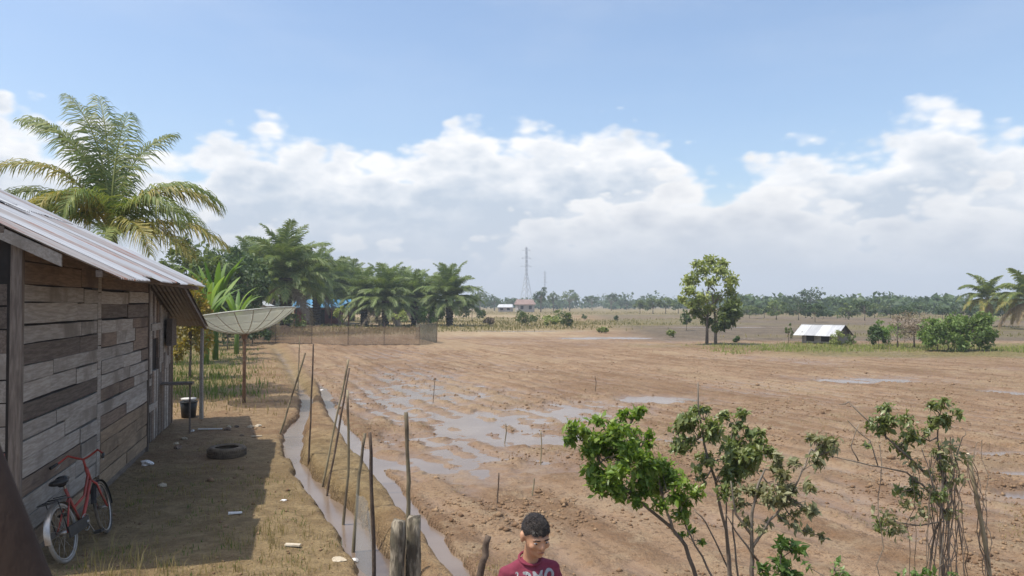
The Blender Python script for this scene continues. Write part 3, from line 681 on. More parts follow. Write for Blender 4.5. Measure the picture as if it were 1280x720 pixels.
for t in (-.52, .4, 1.6, 2.8): 
    for q in range(1): lean.add([(6.75, t - .03, annz(6.75) - .1), (10.3, t - .03, annz(10.3) - .1), (10.3, t + .03, annz(10.3) - .1), (6.75, t + .03, annz(6.75) - .1), (6.75, t - .03, annz(6.75) - .03), (10.3, t - .03, annz(10.3) - .03), (10.3, t + .03, annz(10.3) - .03), (6.75, t + .03, annz(6.75) - .03)], [(3, 2, 1, 0), (4, 5, 6, 7), (0, 1, 5, 4), (1, 2, 6, 5), (2, 3, 7, 6), (3, 0, 4, 7)])
leano = lean.build('lean_to_roof', WOOD_DARK, house)
t_ = -.58
while t_ < 3.6:
    sheet(leano, t_, t_ + .8, 6.62, 10.4, lambda a, b: annz(b), rnd.choice([ZINCD, ZINCD, ZINCR]), dz=.005 * (int(t_ * 10) % 2), M=lambda a, b, c: (b, a, c)); t_ += .76
ann = MB(); ann.box((9.56, .1, .02), (9.62, 4.0, 2.25)); ann.build('kitchen_end_wall', WOOD_GREY, house)
for (s_, t) in ((10.2, -.47), (10.2, 3.3)):
    mb = MB(); mb.tube([(s_, t, -.08), (s_ + .02, t + .01, 1.0), (s_, t, annz(s_) - .09)], [.05, .045, .04], 7); mb.build('post', WOOD_GREY, house)
mb = MB(); mb.box((8.0, -.55, 1.0), (8.3, .06, 1.035), .006)
mb.box((8.2, -.5, -.02), (8.235, -.465, 1.0), .005)
mb.build('wash_bench', WOOD_DARK, house)

# bucket beside the kitchen
bxy = gp(237, 521); bk = empty('bucket', (*bxy, gz(*bxy)), 0, 'dark bucket with a pale bowl on top beside the lean-to post', 'bucket')
mb = MB(); mb.tube([(0, 0, -.02), (0, 0, .2), (0, 0, .36)], [.15, .17, .19], 14); mb.torus((0, 0, .36), .19, .012, 'z', 18, 6); mb.build('body', BLACK, bk, True)
mb = MB(); mb.tube([(0, 0, .365), (0, 0, .40), (0, 0, .44)], [.10, .15, .17], 14); mb.build('bowl', LITTER, bk, True)

# ---------------------------------------------------------------- bicycle
bx_, by_ = -4.47, 7.80; heading = R(97)
bike = empty('bicycle', (bx_, by_, gz(bx_, by_) - .005), 0, 'red step-through bicycle leaning against the plank wall', 'bicycle')
# local frame: x forward, y left, z up, then lean to the left
bike.matrix_world = Matrix.Translation((bx_, by_, gz(bx_, by_) - .005)) @ Matrix.Rotation(heading, 4, 'Z') @ Matrix.Rotation(R(-12), 4, 'X')
WR = .30; WB = 1.0
def wheel(x, steer=0.0):
    w = MB(); w.torus((0, 0, 0), WR - .018, .018, 'x', 40, 8); o = w.build('wheel', TYREPALE if x == 0 else RUBBER, bike, True)
    o.matrix_local = Matrix.Translation((x, 0, WR)) @ Matrix.Rotation(R(90) + steer, 4, 'Z')
    w = MB(); w.torus((0, 0, 0), WR - .042, .010, 'x', 36, 6); w.build('rim', CHROME, o, True)
    w = MB(); w.tube([(-.045, 0, 0), (.045, 0, 0)], .022, 8); w.build('hub', CHROME, o, True)
    w = MB()
    for k in range(20):
        a = 2 * math.pi * k / 20; s_ = .03 if k % 2 else -.03
        w.tube([(s_, .02 * math.cos(a + .5), .02 * math.sin(a + .5)), (0, (WR - .045) * math.cos(a), (WR - .045) * math.sin(a))], .0014, 4)
    w.build('spoke', CHROME, o)
    w = MB(); n = 16; v = []; f = []
    for i in range(n + 1):
        a = R(20) + R(165) * i / n
        for s_, rr_ in ((-.03, WR + .012), (0, WR + .022), (.03, WR + .012)): v.append((s_, -rr_ * math.cos(a) * (1 if x == 0 else -1), rr_ * math.sin(a)))
    for i in range(n):
        for j in range(2): f.append((i * 3 + j, i * 3 + j + 1, i * 3 + j + 4, i * 3 + j + 3))
    w.add(v, f); w.build('mudguard', CHROME if x == 0 else BLACK, o, True)
wheel(0); wheel(WB, R(8))
mb = MB()
bb = (.42, 0, .28); head_t = (.80, 0, .80); head_b = (.83, 0, .66); seat_t = (.24, 0, .70)
mb.tube([bb, (.33, 0, .48), seat_t], .016, 8); mb.tube([head_b, (.66, 0, .47), (.50, 0, .33), bb], .018, 8); mb.tube([(.815, 0, .73), (.62, 0, .53), (.33, 0, .47)], .014, 8)
mb.tube([head_t, head_b], .021, 8)
for s_ in (-.05, .05):
    mb.tube([(0, s_, WR), (.2, s_ * .7, .29), bb], .010, 6); mb.tube([(0, s_, WR), (.15, s_ * .6, .48), (.28, 0, .60)], .009, 6)
    mb.tube([head_b, (.86, s_ * .9, .60), (.92, s_, .45), (WB, s_, WR)], .012, 6)
mb.build('frame', REDP, bike, True)
mb = MB(); mb.tube([(.79, 0, .80), (.775, 0, .90)], .013, 8); mb.tube([(.62, .27, .90), (.72, .24, .92), (.80, .16, .97), (.80, .06, .92), (.775, 0, .90), (.80, -.06, .92), (.80, -.16, .97), (.72, -.24, .92), (.62, -.27, .90)], .012, 8)
hb = mb.build('handlebar', REDP, bike, True)
for s_ in (-1, 1):
    mb = MB(); mb.tube([(.71, .245 * s_, .92), (.61, .272 * s_, .898)], .017, 8); mb.build('grip', BLACK, hb, True)
    mb = MB(); mb.tube([(.74, .23 * s_, .90), (.66, .25 * s_, .86)], .006, 5); mb.build('brake_lever', CHROME, hb, True)
mb = MB(); mb.tube([seat_t, (.215, 0, .77)], .012, 8); mb.build('seat_post', CHROME, bike)
mb = MB(); mb.ball((.14, 0, .79), (.10, .095, .035), 14, 8); mb.tube([(.18, 0, .785), (.29, 0, .80), (.36, 0, .79)], [.06, .032, .014], 10); mb.build('saddle', BLACK, bike, True)
mb = MB(); mb.tube([(.24, .06, .60), (.0, .07, .645), (-.24, .06, .65), (-.26, 0, .65), (-.24, -.06, .65), (.0, -.07, .645), (.24, -.06, .60)], .007, 6)
for x in (-.15, -.02, .1): mb.tube([(x, -.065, .648), (x, .065, .648)], .005, 5)
for s_ in (-.06, .06): mb.tube([(0, s_, WR), (-.08, s_, .645)], .006, 5)
mb.build('rear_rack', BLACK, bike, True)
mb = MB(); mb.torus((0, 0, 0), .085, .006, 'x', 24, 5); mb.tube([(-.03, 0, 0), (.03, 0, 0)], .02, 8)
for a in range(5): mb.tube([(0, 0, 0), (0, .085 * math.cos(a * 1.257), .085 * math.sin(a * 1.257))], .005, 4)
cr = mb.build('chainring', CHROME, bike, True); cr.matrix_local = Matrix.Translation((.42, -.05, .28)) @ Matrix.Rotation(R(90), 4, 'Z')
mb = MB(); mb.tube([(.42, -.07, .28), (.50, -.08, .14)], .009, 6); mb.tube([(.42, .07, .28), (.34, .08, .42)], .009, 6); mb.build('crank', CHROME, bike)
for (x, y, z) in ((.50, -.12, .14), (.34, .12, .42)):
    mb = MB(); mb.box((x - .04, y - .045, z - .012), (x + .04, y + .045, z + .012)); mb.build('pedal', BLACK, bike)
mb = MB(); mb.box((.0, -.07, .235), (.46, -.055, .345), .004); mb.build('chain_guard', BLACK, bike)

# ---------------------------------------------------------------- yard things
tx, ty = gp(285, 569)
ty_o = empty('old_tyre', (tx, ty, gz(tx, ty) - .01), .3, 'old dusty car tyre lying flat on the shaded yard', 'tyre')
mb = MB(); n, prof = 36, [(.19, .02), (.20, .0), (.27, -.005), (.31, .02), (.315, .085), (.31, .15), (.27, .178), (.20, .17), (.19, .155), (.25, .14), (.27, .085), (.25, .03)]
v, f = [], []
for i in range(n):
    a = 2 * math.pi * i / n
    for (r_, z) in prof: v.append((r_ * math.cos(a), r_ * math.sin(a), z))
k = len(prof)
for i in range(n):
    for j in range(k): f.append((i * k + j, ((i + 1) % n) * k + j, ((i + 1) % n) * k + (j + 1) % k, i * k + (j + 1) % k))
TYREM = mk('tyre_muddy', (.085, .065, .048), (.21, .16, .105), 6, objvar=0, bump=.4, rough=.9)
mb.add(v, f); mb.build('carcass', TYREM, ty_o, True)
mb = MB()
for i in range(60):
    a = 2 * math.pi * i / 60; M = Matrix.Rotation(a, 4, 'Z'); mb.box((.306, -.009, .03), (.322, .009, .075), 0, M); M = Matrix.Rotation(a + .05, 4, 'Z'); mb.box((.306, -.009, .095), (.322, .009, .14), 0, M)
mb.build('tread', TYREM, ty_o)

def crumple(name, px, py, r, mat, label, cat='litter', flat=.35, g=None):
    x, y = gp(px, py); o = MB(); n = 34; v = []
    bm = bmesh.new(); bmesh.ops.create_icosphere(bm, subdivisions=2, radius=1)
    for p in bm.verts:
        k = rnd.uniform(.55, 1.2); p.co = Vector((p.co.x * r * k, p.co.y * r * k * .7, max(-.2, p.co.z) * r * flat * k))
    me = bpy.data.meshes.new(name); bm.to_mesh(me); bm.free(); me.materials.append(mat)
    ob = link(bpy.data.objects.new(name, me)); ob.location = (x, y, gz(x, y) + r * flat * .12); ob.rotation_euler = (0, 0, rnd.uniform(0, 3)); tag(ob, label, cat, g); return ob
crumple('plastic_bag', 186, 580, .17, LITTER, 'crumpled white plastic bag near the foot of the plank wall')
crumple('plastic_bag', 404, 482, .20, LITTER, 'white plastic bag caught where the ditch narrows below the dish')
crumple('plastic_scrap', 442, 684, .07, LITTER, 'white plastic scrap at the foot of the stakes by the ditch')
crumple('paper_scrap', 388, 606, .05, LITTER, 'small white paper scrap on the ditch edge', g='paper scraps on the yard')
crumple('paper_scrap', 356, 623, .045, LITTER, 'small white paper scrap on the sunlit yard', g='paper scraps on the yard')
crumple('leaf_litter', 424, 697, .09, LITTER2, 'pale curled dry leaf on the near end of the yard', flat=.2)
crumple('stone', 205, 606, .07, LITTER2, 'grey stone on the shaded yard between bicycle and tyre', 'stone', .6)
crumple('stone', 222, 555, .06, LITTER2, 'small stone at the edge of the yard behind the white bag', 'stone', .6)
for k in range(9):
    x, y = rnd.uniform(-6.6, -5.3), rnd.uniform(13.3, 17); 
    px, py = 640 + x / y * F, HORIZ + CAMH * F / y
    crumple('rubble', px, py, rnd.uniform(.04, .10), rnd.choice([LITTER2, LITTER, WOOD_BROWN]), 'piece of rubble on the ground by the lean-to kitchen', 'rubble', .6, 'rubble by the lean-to')
def slat(px, py, L, w, ang, mat, label):
    x, y = gp(px, py); mb = MB(); mb.box((-L / 2, -w / 2, 0), (L / 2, w / 2, .018), .003); o = mb.build('wood_slat', mat); o.location = (x, y, gz(x, y) + .012); o.rotation_euler = (0, 0, ang); tag(o, label, 'wood piece')
slat(264, 537, .48, .05, .1, LITTER, 'long white slat on the shaded ground behind the tyre')
slat(296, 643, .16, .04, .2, LITTER, 'short white slat at the edge of the house shadow')
slat(368, 682, .17, .05, -.15, LITTER2, 'pale cut wood piece lying on the sunlit yard')
slat(322, 545, .2, .05, .3, LITTER2, 'pale wood piece at the far corner of the house shadow')

# ---------------------------------------------------------------- satellite dish
dx_, dy_ = gp(306, 503)
dish = empty('satellite_dish', (dx_, dy_, gz(dx_, dy_) - .02), 0, 'large pale mesh satellite dish facing up on a rusty pole', 'satellite dish')
mb = MB(); mb.tube([(0, 0, -.25), (0, 0, 1.0), (0, 0, 1.76)], .045, 10); mb.build('pole', DISHPOLE, dish, True)
mb = MB(); mb.tube([(0, 0, 1.70), (0, 0, 1.84)], .07, 10); mb.box((-.10, -.05, 1.80), (.10, .05, 1.90)); mb.build('mount', DISHPOLE, dish)
DM = Matrix.Translation((.03, 0, 1.86)) @ Matrix.Rotation(R(-7), 4, 'Y') @ Matrix.Rotation(R(-1.5), 4, 'X')
DR, DH = 1.33, .52
def dp(r, a): return DM @ Vector((r * math.cos(a), r * math.sin(a), DH * (r / DR) ** 2))
NP = 18
for k in range(NP):
    v, f = [], []; na_, nr_ = 3, 8
    for i in range(nr_ + 1):
        for j in range(na_ + 1): v.append(dp(.12 + (DR - .12) * i / nr_, 2 * math.pi * (k + j / na_) / NP))
    for i in range(nr_):
        for j in range(na_): o = i * (na_ + 1) + j; f.append((o, o + 1, o + na_ + 2, o + na_ + 1))
    mb = MB(); mb.add(v, f); pn = mb.build('mesh_panel', DISHNET, dish, True)
    mb = MB(); mb.tube([dp(.10 + (DR - .10) * i / 8, 2 * math.pi * k / NP) + Vector((0, 0, -.012)) for i in range(9)], .014, 5); mb.build('rib', DISHM, dish)
for (r_, w) in ((DR, .020), (.9, .009), (.5, .009)):
    mb = MB(); mb.tube([dp(r_, 2 * math.pi * k / 72) for k in range(73)], w, 6, False); mb.build('rim' if r_ == DR else 'ring', DISHM, dish, True)
mb = MB(); mb.tube([DM @ Vector((0, 0, -.03)), DM @ Vector((0, 0, .02))], .14, 16); mb.build('hub', DISHM, dish)

# ---------------------------------------------------------------- stakes and posts along the ditch
def stake(name, pts, d, r, mat, label, cat='stake', group=None, n=7, sink=.25, taper=.75, drift=0.0):
    """pts: photo outline from base to top, standing at distance d"""
    w = [Vector((X(px, d + drift * i), d + drift * i, Z(py, d + drift * i))) for i, (px, py) in enumerate(pts)]
    o0 = Vector((w[0].x, w[0].y, gz(w[0].x, w[0].y))); dirn = (w[1] - w[0]).normalized()
    if w[0].z > o0.z: w[0] = w[0] - dirn * ((w[0].z - o0.z) / max(dirn.z, .3))
    w[0] = w[0] - dirn * sink
    m_ = len(w); P_ = []
    for i in range(m_ - 1):
        for k in range(4):
            q = w[i].lerp(w[i + 1], k / 4); P_.append(q - o0 + (Vector((rnd.uniform(-.35, .35) * r, rnd.uniform(-.35, .35) * r, 0)) if (i or k) else Vector()))
    P_.append(w[-1] - o0)
    mb = MB(); mb.tube(P_, [r * (1 - (1 - taper) * i / len(P_)) * rnd.uniform(.92, 1.1) for i in range(len(P_))], n)
    o = mb.build(name, mat, None, True); o.location = o0; return tag(o, label, cat, group)
bd = lambda py: CAMH * F / (py - HORIZ) * 1.03
stake('stake', [(387, 580), (390, 500), (392, 430)], bd(580), .016, STICK, 'upright thin dark stick standing in the far stretch of the ditch')
stake('stake', [(351, 543), (366, 494), (382, 441)], bd(543), .022, BAMBOO, 'pale stick leaning outward on the yard bank of the ditch')
stake('stake', [(373, 487), (374, 450), (375, 420)], bd(487), .018, BAMBOO, 'thin stick at the farthest end of the ditch fence')
stake('stake', [(405, 603), (420, 530), (436, 449)], bd(603), .018, BAMBOO, 'leaning bamboo stake, paler of the crossed pair in the ditch')
stake('stake', [(410, 616), (424, 540), (437, 460)], bd(614), .017, STICK, 'leaning bamboo stake, darker of the crossed pair in the ditch')
stake('stake', [(431, 650), (437, 590), (435, 487)], bd(649), .019, BAMBOO, 'upright bamboo stake standing alone beside the crossed pair')
stake('stake', [(443, 684), (448, 610), (457, 541)], bd(682), .021, BAMBOO, 'olive bamboo stake holding one end of the grey net')
stake('stake', [(469, 735), (467, 640), (463, 540)], bd(735), .021, STICK, 'dark upright stake holding the near end of the grey net')
stake('stake', [(516, 722), (511, 655), (512, 600), (508, 515)], 6.9, .022, BAMBOO, 'crooked pale stick rising behind the two thick posts')
def fat_post(px0, px1, pytop, d, lean, label, seed):
    r_ = random.Random(seed); x = X((px0 + px1) / 2, d); r0 = (px1 - px0) / 2 / F * d; h = Z(pytop, d); z0 = gz(x, d)
    pts = []; rad = []
    for i in range(13):
        t = i / 12; pts.append((lean * (1 - t) + r_.uniform(-.004, .004), r_.uniform(-.004, .004), -.3 + (h - z0 + .3) * t)); rad.append(r0 * r_.uniform(.93, 1.08))
    mb = MB(); mb.tube(pts, rad, 12)
    v = mb.v
    for i in range(len(v)):
        k = i % 12; g = 1 + .10 * math.sin(k * 2.1 + seed) + (.04 * r_.uniform(-1, 1)); c = pts[i // 12] if i < 156 else (0, 0, 0)
        if i < 156: v[i] = (c[0] + (v[i][0] - c[0]) * g, c[1] + (v[i][1] - c[1]) * g, v[i][2] + (.012 * math.sin(k * 1.7 + seed) if i >= 144 else 0))
    o = mb.build('fence_post', STUMP, None, True); o.location = (x, d, z0); return tag(o, label, 'post')
fat_post(490, 507, 650, 5.25, -.03, 'thick rough fence post with pale knots, left of the pair', 3)
fat_post(508, 527, 645, 5.35, -.01, 'thick rough fence post with dark bark, right of the pair', 8)
fp = stake('fence_post', [(597, 735), (604, 700), (611, 668)], 5.0, .026, STICK, 'slim brown post with a pale cut top beside the boy', 'post', n=10)
for i, (px, py, top) in enumerate(((676, 571, 537), (622, 621, 590), (666, 612, 596), (542, 497, 474), (632, 545, 529), (744, 486, 470))):
    stake('field_stick', [(px, py), (px + 1, (py + top) / 2), (px + rnd.uniform(-1, 2), top)], bd(py) / 1.03, .012, STICK if i % 2 else BAMBOO, 'short stick poking out of the muddy field', 'stick', 'short sticks in the muddy field', 5)
# grey net between two stakes
def net(name, a, b, z0, z1, mat, label, nx=16, nz=6, sag=.06, top_sag=.05):
    a, b = Vector(a), Vector(b); v, f = [], []; side = (b - a).normalized().cross(Vector((0, 0, 1)))
    for i in range(nx + 1):
        t = i / nx; p = a.lerp(b, t); g = gz(p.x, p.y) if z0 is None else z0
        for j in range(nz + 1):
            u = j / nz; z = g - .02 + (z1 + .02) * u - top_sag * u * math.sin(math.pi * t) - u * (.10 * abs(math.sin(i * 2.3 + a.x)) if z1 > 1 else 0)
            q = p + side * sag * math.sin(math.pi * t) * math.sin(3 * u + t * 5); v.append((q.x - a.x, q.y - a.y, z))
    for i in range(nx):
        for j in range(nz): o = i * (nz + 1) + j; f.append((o, o + nz + 1, o + nz + 2, o + 1))
    mb = MB(); mb.add(v, f); o = mb.build(name, mat, None, True); o.location = (a.x, a.y, 0)
    return o
d7, d8 = bd(682), bd(735)
nn = net('hanging_net', (X(446, d7), d7, 0), (X(468, d8), d8, 0), None, .8, NETW, '')
tag(nn, 'translucent grey net hung between two stakes in the ditch', 'net')

# net fence across the end of the field
nf = empty('net_fence', (0, 50, 0), 0, 'low brown net fence across the far end of the field', 'fence')
pts = [gp(x, y) for x, y in ((300, 428), (345, 429), (390, 429), (435, 430), (480, 430), (525, 430))]
def net_part(parent, a, b, h, mat, off):
    a_, b_ = Vector((a[0], a[1], 0)), Vector((b[0], b[1], 0)); o = net('net_panel', a_, b_, None, h, mat, ''); o.location = a_ - Vector(off); o.parent = parent
for a, b in zip(pts[:-1], pts[1:]): net_part(nf, a, b, 1.28, NETB, (0, 50, 0))
cor = gp(546, 427.5); back_ = gp(520, 422)
net_part(nf, pts[-1], cor, 1.42, NETG, (0, 50, 0)); net_part(nf, cor, back_, 1.3, NETG, (0, 50, 0))
for p in pts + [cor, back_]:
    mb = MB(); g = gz(*p); mb.tube([(p[0], p[1] - 50, g - .2), (p[0] + rnd.uniform(-.05, .05), p[1] - 50, g + 1.45)], .022, 6); mb.build('post', STICK, nf)
mb = MB(); mb.tube([(p[0], p[1] - 50.02, gz(*p) + .03) for p in pts], .03, 5); mb.build('bottom_rope', STICK, nf)

# porch pole close to the camera
mb = MB(); mb.tube([(.30, 1.02, 0), (-.10, 1.0, .97), (-.40, 1.0, 1.70), (-.625, 1.0, 2.24), (-.69, 1.0, 2.40), (-.775, 1.0, 2.62)], [.03, .029, .028, .027, .026, .026], 14)
po = mb.build('leaning_pole', POLE, None, True); z_ = gz(.30, 1.02)
for vtx in po.data.vertices: vtx.co = (vtx.co.x - .30, vtx.co.y - 1.02, vtx.co.z)
po.location = (.30, 1.02, 0)
tag(po, 'dark brown wooden pole leaning close in the corner below the shack', 'pole')

# ---------------------------------------------------------------- coconut palm behind the shack
kx, ky = X(138, 22), 22.0; KH = Z(292, 22)
coco = empty('coconut_palm', (kx, ky, gz(kx, ky)), 0, 'coconut palm with drooping yellowing fronds rising behind the shack roof', 'palm tree')
palm_trunk(KH, .16, 0, 1.6).build('trunk', BARK, coco, True)
FR = [(150, 86, 52, 5.1, 0), (128, 84, 42, 5.0, 0), (105, 88, 58, 4.7, 0), (165, 78, 62, 4.9, 0), (172, 82, 75, 4.8, 0), (60, 86, 62, 4.0, 0), (185, 72, 96, 4.3, 1), (178, 50, 88, 4.3, 0), (192, 38, 84, 3.9, 1), (-112, 70, 165, 3.5, 1), (-135, 60, 150, 3.5, 1), (-95, 78, 170, 3.2, 0),
      (6, 66, 118, 3.7, 1), (25, 74, 125, 3.9, 0), (-20, 58, 130, 3.3, 0), (2, 24, 66, 3.4, 1), (-18, 12, 60, 3.0, 1), (-42, 30, 100, 3.1, 1), (-66, 22, 90, 2.8, 0), (60, 50, 95, 3.6, 0), (120, 50, 100, 4.0, 0), (215, 40, 100, 3.4, 0)]
for i, (a, e0, dr, L, y_) in enumerate(FR):
    me = frond_data('frond', G_COCOY if y_ else G_COCO, L=L, e0=e0, droop=dr, n=72, ll=1.05, lw=.046, ldroop=2.0, seed=i)
    o = link(bpy.data.objects.new('frond', me), coco); o.location = (0, 0, KH - rnd.uniform(0, .15)); o.rotation_euler = (0, 0, R(a))
# coconut palms on the right, far side
far_coco = [frond_data('frond', m_, L=3.7, e0=e, droop=dr, n=44, ll=1.0, lw=.12, ldroop=1.5, seed=50 + i) for i, (e, dr, m_) in enumerate(((82, 60, G_COCO), (62, 95, G_COCO), (38, 95, G_COCO), (12, 75, G_COCOY), (-25, 50, G_COCOB)))]
def coco_palm(px, d, pyc, sc, label, dry=0, seed=0):
    r_ = random.Random(seed); x = X(px, d); g = gz(x, d); h = Z(pyc, d) - g
    t = empty('coconut_palm', (x, d, g), 0, label, 'palm tree'); palm_trunk(h, .17, 0, 1.5).build('trunk', BARK, t, True)
    for k, cnt in enumerate((4, 6, 7, 5, 2 + dry)):
        for j in range(cnt):
            o = link(bpy.data.objects.new('frond', far_coco[k]), t); o.location = (0, 0, h - .1 * k); s_ = sc * r_.uniform(.85, 1.1); o.scale = (s_, s_, s_); o.rotation_euler = (0, 0, 2 * math.pi * j / cnt + r_.uniform(-.3, .3) + k)
coco_palm(1234, 88, 372, .95, 'coconut palm standing alone behind the round green bushes', 0, 3)
coco_palm(1284, 80, 372, 1.0, 'coconut palm with brown dead fronds beyond the green bushes', 6, 5)

# ---------------------------------------------------------------- oil palms beyond the net fence
oil = [frond_data('frond', m_, L=4.5, e0=e, droop=dr, n=62, ll=1.15, lw=.095, ldroop=1.2, pw=1.5, seed=80 + i) for i, (e, dr, m_) in enumerate(((84, 45, G_OIL), (68, 70, G_OIL), (48, 85, G_OIL), (26, 80, G_OIL), (2, 62, G_OIL), (-30, 40, G_DEAD)))]
OILTR = mk('oil_palm_trunk', (.035, .03, .022), (.10, .08, .055), 5, objvar=.2, bump=1)
def oil_palm(px, d, top, sc, label, group=None, seed=0, hang=2):
    r_ = random.Random(seed); x = X(px, d); g = gz(x, d); h = max(1.2, Z(top, d) - g - 3.6 * sc)
    t = empty('oil_palm', (x, d, g), 0, label, 'palm tree', group)
    mb = MB(); pts = []; rad = []
    n = int(h / .18) + 3
    for i in range(n + 1): pts.append((0, 0, h * i / n)); rad.append((.34 + .10 * (i % 2)) * (1 + .3 * (i / n)) * sc)
    mb.tube(pts, rad, 10); mb.build('trunk', OILTR, t)
    for k, cnt in enumerate((6, 9, 10, 10, 8, hang)):
        for j in range(cnt):
            o = link(bpy.data.objects.new('frond', oil[k]), t); o.location = (0, 0, h + .1 - .12 * k); s_ = sc * r_.uniform(.85, 1.1); o.scale = (s_, s_, s_)
            o.rotation_euler = (0, 0, 2 * math.pi * j / max(cnt, 1) + r_.uniform(-.25, .25) + k * .7)
oil_palm(357, 68, 290, 1.12, 'tallest oil palm with a thick dark trunk beyond the dish', None, 1, 3)
oil_palm(562, 92, 336, 1.0, 'oil palm standing apart at the open end of the palm row', None, 2, 1)
OG = 'oil palms in a row beyond the net fence'; OLb = 'oil palm crowded in the row beyond the net fence'
for i, (px, d_, top, sc) in enumerate(((318, 84, 303, 1.1), (300, 96, 315, 1.1), (396, 92, 316, 1.1), (425, 104, 326, 1.05), (455, 92, 338, .95), (482, 88, 338, .95), (518, 95, 340, 1.0), (500, 112, 340, 1.0), (440, 116, 330, 1.1), (372, 108, 308, 1.15), (540, 118, 345, .95), (340, 112, 305, 1.15))):
    nth = {540: 'second', 518: 'third', 500: 'fourth', 482: 'fifth', 455: 'sixth', 440: 'seventh', 425: 'eighth', 396: 'ninth', 372: 'tenth'}.get(px)
    lab = f'oil palm in the row, {nth} counted from its open end' if nth else {340: 'oil palm half hidden just behind the tallest one', 318: 'oil palm on the leafy tree side of the tallest one', 300: 'oil palm rising farthest back behind the banana plants'}[px]
    oil_palm(px, d_, top, sc, lab, OG, 10 + i, 3)

# ---------------------------------------------------------------- trees and bushes on the left
def tree_px(name, px, d_, top, wpx, mat, label, **k):
    x = X(px, d_); h = Z(top, d_) - gz(x, d_); return broad_tree(name, x, d_, h, wpx / F * d_, mat, label, **k)
LG = 'dark leafy trees behind the shack'
tree_px('leafy_tree', 285, 60, 303, 90, G_DARK, 'dark leafy tree between the coconut palm and oil palms', leaf=.42, n=2600, nb=22, seed=1, crown_lo=.12)
tree_px('leafy_tree', 236, 52, 290, 90, G_MID, 'mid green leafy tree hidden behind the coconut palm', leaf=.4, n=2400, nb=22, seed=2, crown_lo=.1)
tree_px('leafy_tree', 318, 100, 300, 70, G_DARK, 'dark leafy tree behind the tall oil palm', leaf=.5, n=1500, nb=16, seed=3, crown_lo=.1)
tree_px('leafy_tree', 418, 125, 320, 80, G_DARK, 'dark leafy tree rising behind the blue roofed hut', leaf=.6, n=1500, nb=16, seed=4, crown_lo=.1)
tree_px('leafy_tree', 262, 48, 312, 70, G_MID, 'mid green leafy tree right behind the banana plants', leaf=.34, n=2600, nb=24, seed=15, crown_lo=.05)
tree_px('leafy_tree', 306, 56, 330, 60, G_DARK, 'dark leafy tree before the pale house', leaf=.36, n=2000, nb=22, seed=16, crown_lo=.25)
tree_px('yellow_bush', 238, 27, 345, 62, G_YEL, 'yellow leaved bush at the corner of the lean-to', cat='bush', leaf=.16, n=2200, nb=20, seed=5, crown_lo=.05)
tree_px('leafy_bush', 222, 34, 330, 80, G_MID, 'green leafy bush behind the yellow bush', cat='bush', leaf=.2, n=2200, nb=20, seed=6, crown_lo=.05)
tree_px('leafy_bush', 316, 50, 372, 60, G_DARK, 'low dark bush behind the dish rim', cat='bush', leaf=.26, n=1300, nb=14, seed=7, crown_lo=.0)
tree_px('leafy_bush', 285, 44, 385, 70, G_DARK, 'low dark bush beneath the banana leaves', cat='bush', leaf=.22, n=1500, nb=14, seed=8, crown_lo=.0)
tree_px('leafy_bush', 536, 90, 378, 36, G_BANANA, 'bright green low bush beside the last oil palms', cat='bush', leaf=.3, n=900, nb=12, seed=9, crown_lo=.0)
tree_px('leafy_bush', 590, 118, 366, 34, G_MID, 'olive bush beyond the last oil palm', cat='bush', leaf=.5, n=1000, nb=12, seed=10, crown_lo=.05)
tree_px('leafy_bush', 425, 76, 381, 16, G_LIGHT, 'small yellow green sapling before the blue roofed hut', cat='bush', leaf=.25, n=420, nb=9, seed=11, crown_lo=.15)
tree_px('leafy_bush', 500, 84, 385, 24, G_LIGHT, 'small pale bush between oil palm trunks', cat='bush', leaf=.25, n=420, nb=9, seed=12, crown_lo=.0)
tree_px('leafy_bush', 366, 64, 386, 30, G_MID, 'small green bush at the foot of the tallest oil palm', cat='bush', leaf=.22, n=600, nb=9, seed=14, crown_lo=.0)
# banana clump: upright leaves
def banana(px, d_, top, label, n=11, seed=0):
    r_ = random.Random(seed); x = X(px, d_); g = gz(x, d_); H = Z(top, d_) - g
    t = empty('banana_plant', (x, d_, g), 0, label, 'banana plant')
    mb = MB(); mb.tube([(0, 0, -.05), (.02, 0, H * .25), (0, .02, H * .45)], [.13, .11, .07], 9); mb.build('stem', G_BANANA, t, True)
    for i in range(n):
        a = 2 * math.pi * i / n * 1.9 + r_.uniform(-.4, .4); e = R(r_.uniform(58, 88)); L = H * r_.uniform(.45, .66); w = L * .05; p = Vector((0, 0, H * r_.uniform(.35, .45))); v, f, K = [], [], 9
        out_ = Vector((math.cos(a), math.sin(a), 0)); sd = Vector((-math.sin(a), math.cos(a), 0)); dr = R(r_.uniform(25, 85))
        for k in range(K + 1):
            u = k / K; e_ = e - dr * u ** 1.6; tg = out_ * math.cos(e_) + Vector((0, 0, math.sin(e_))); ww = w * (math.sin(math.pi * min(1, .06 + u * .93)) ** .55) * (.12 if u < .14 else 1); nr = tg.cross(sd)
            v += [p + sd * ww - nr * ww * .35, p, p - sd * ww - nr * ww * .35]; p = p + tg * L / K
        for k in range(K):
            for j in range(2): f.append((k * 3 + j, k * 3 + j + 1, k * 3 + j + 4, k * 3 + j + 3))
        mb = MB(); mb.add(v, f, r_.random()); mb.build('leaf', G_BANANA, t, True)
banana(270, 36, 318, 'tall banana plant with upright bright green leaves behind the dish', 22, 1)
banana(258, 33, 340, 'shorter banana plant beside the yellow bush', 18, 2)
banana(296, 40, 352, 'small banana plant leaning over the dish rim', 15, 3)

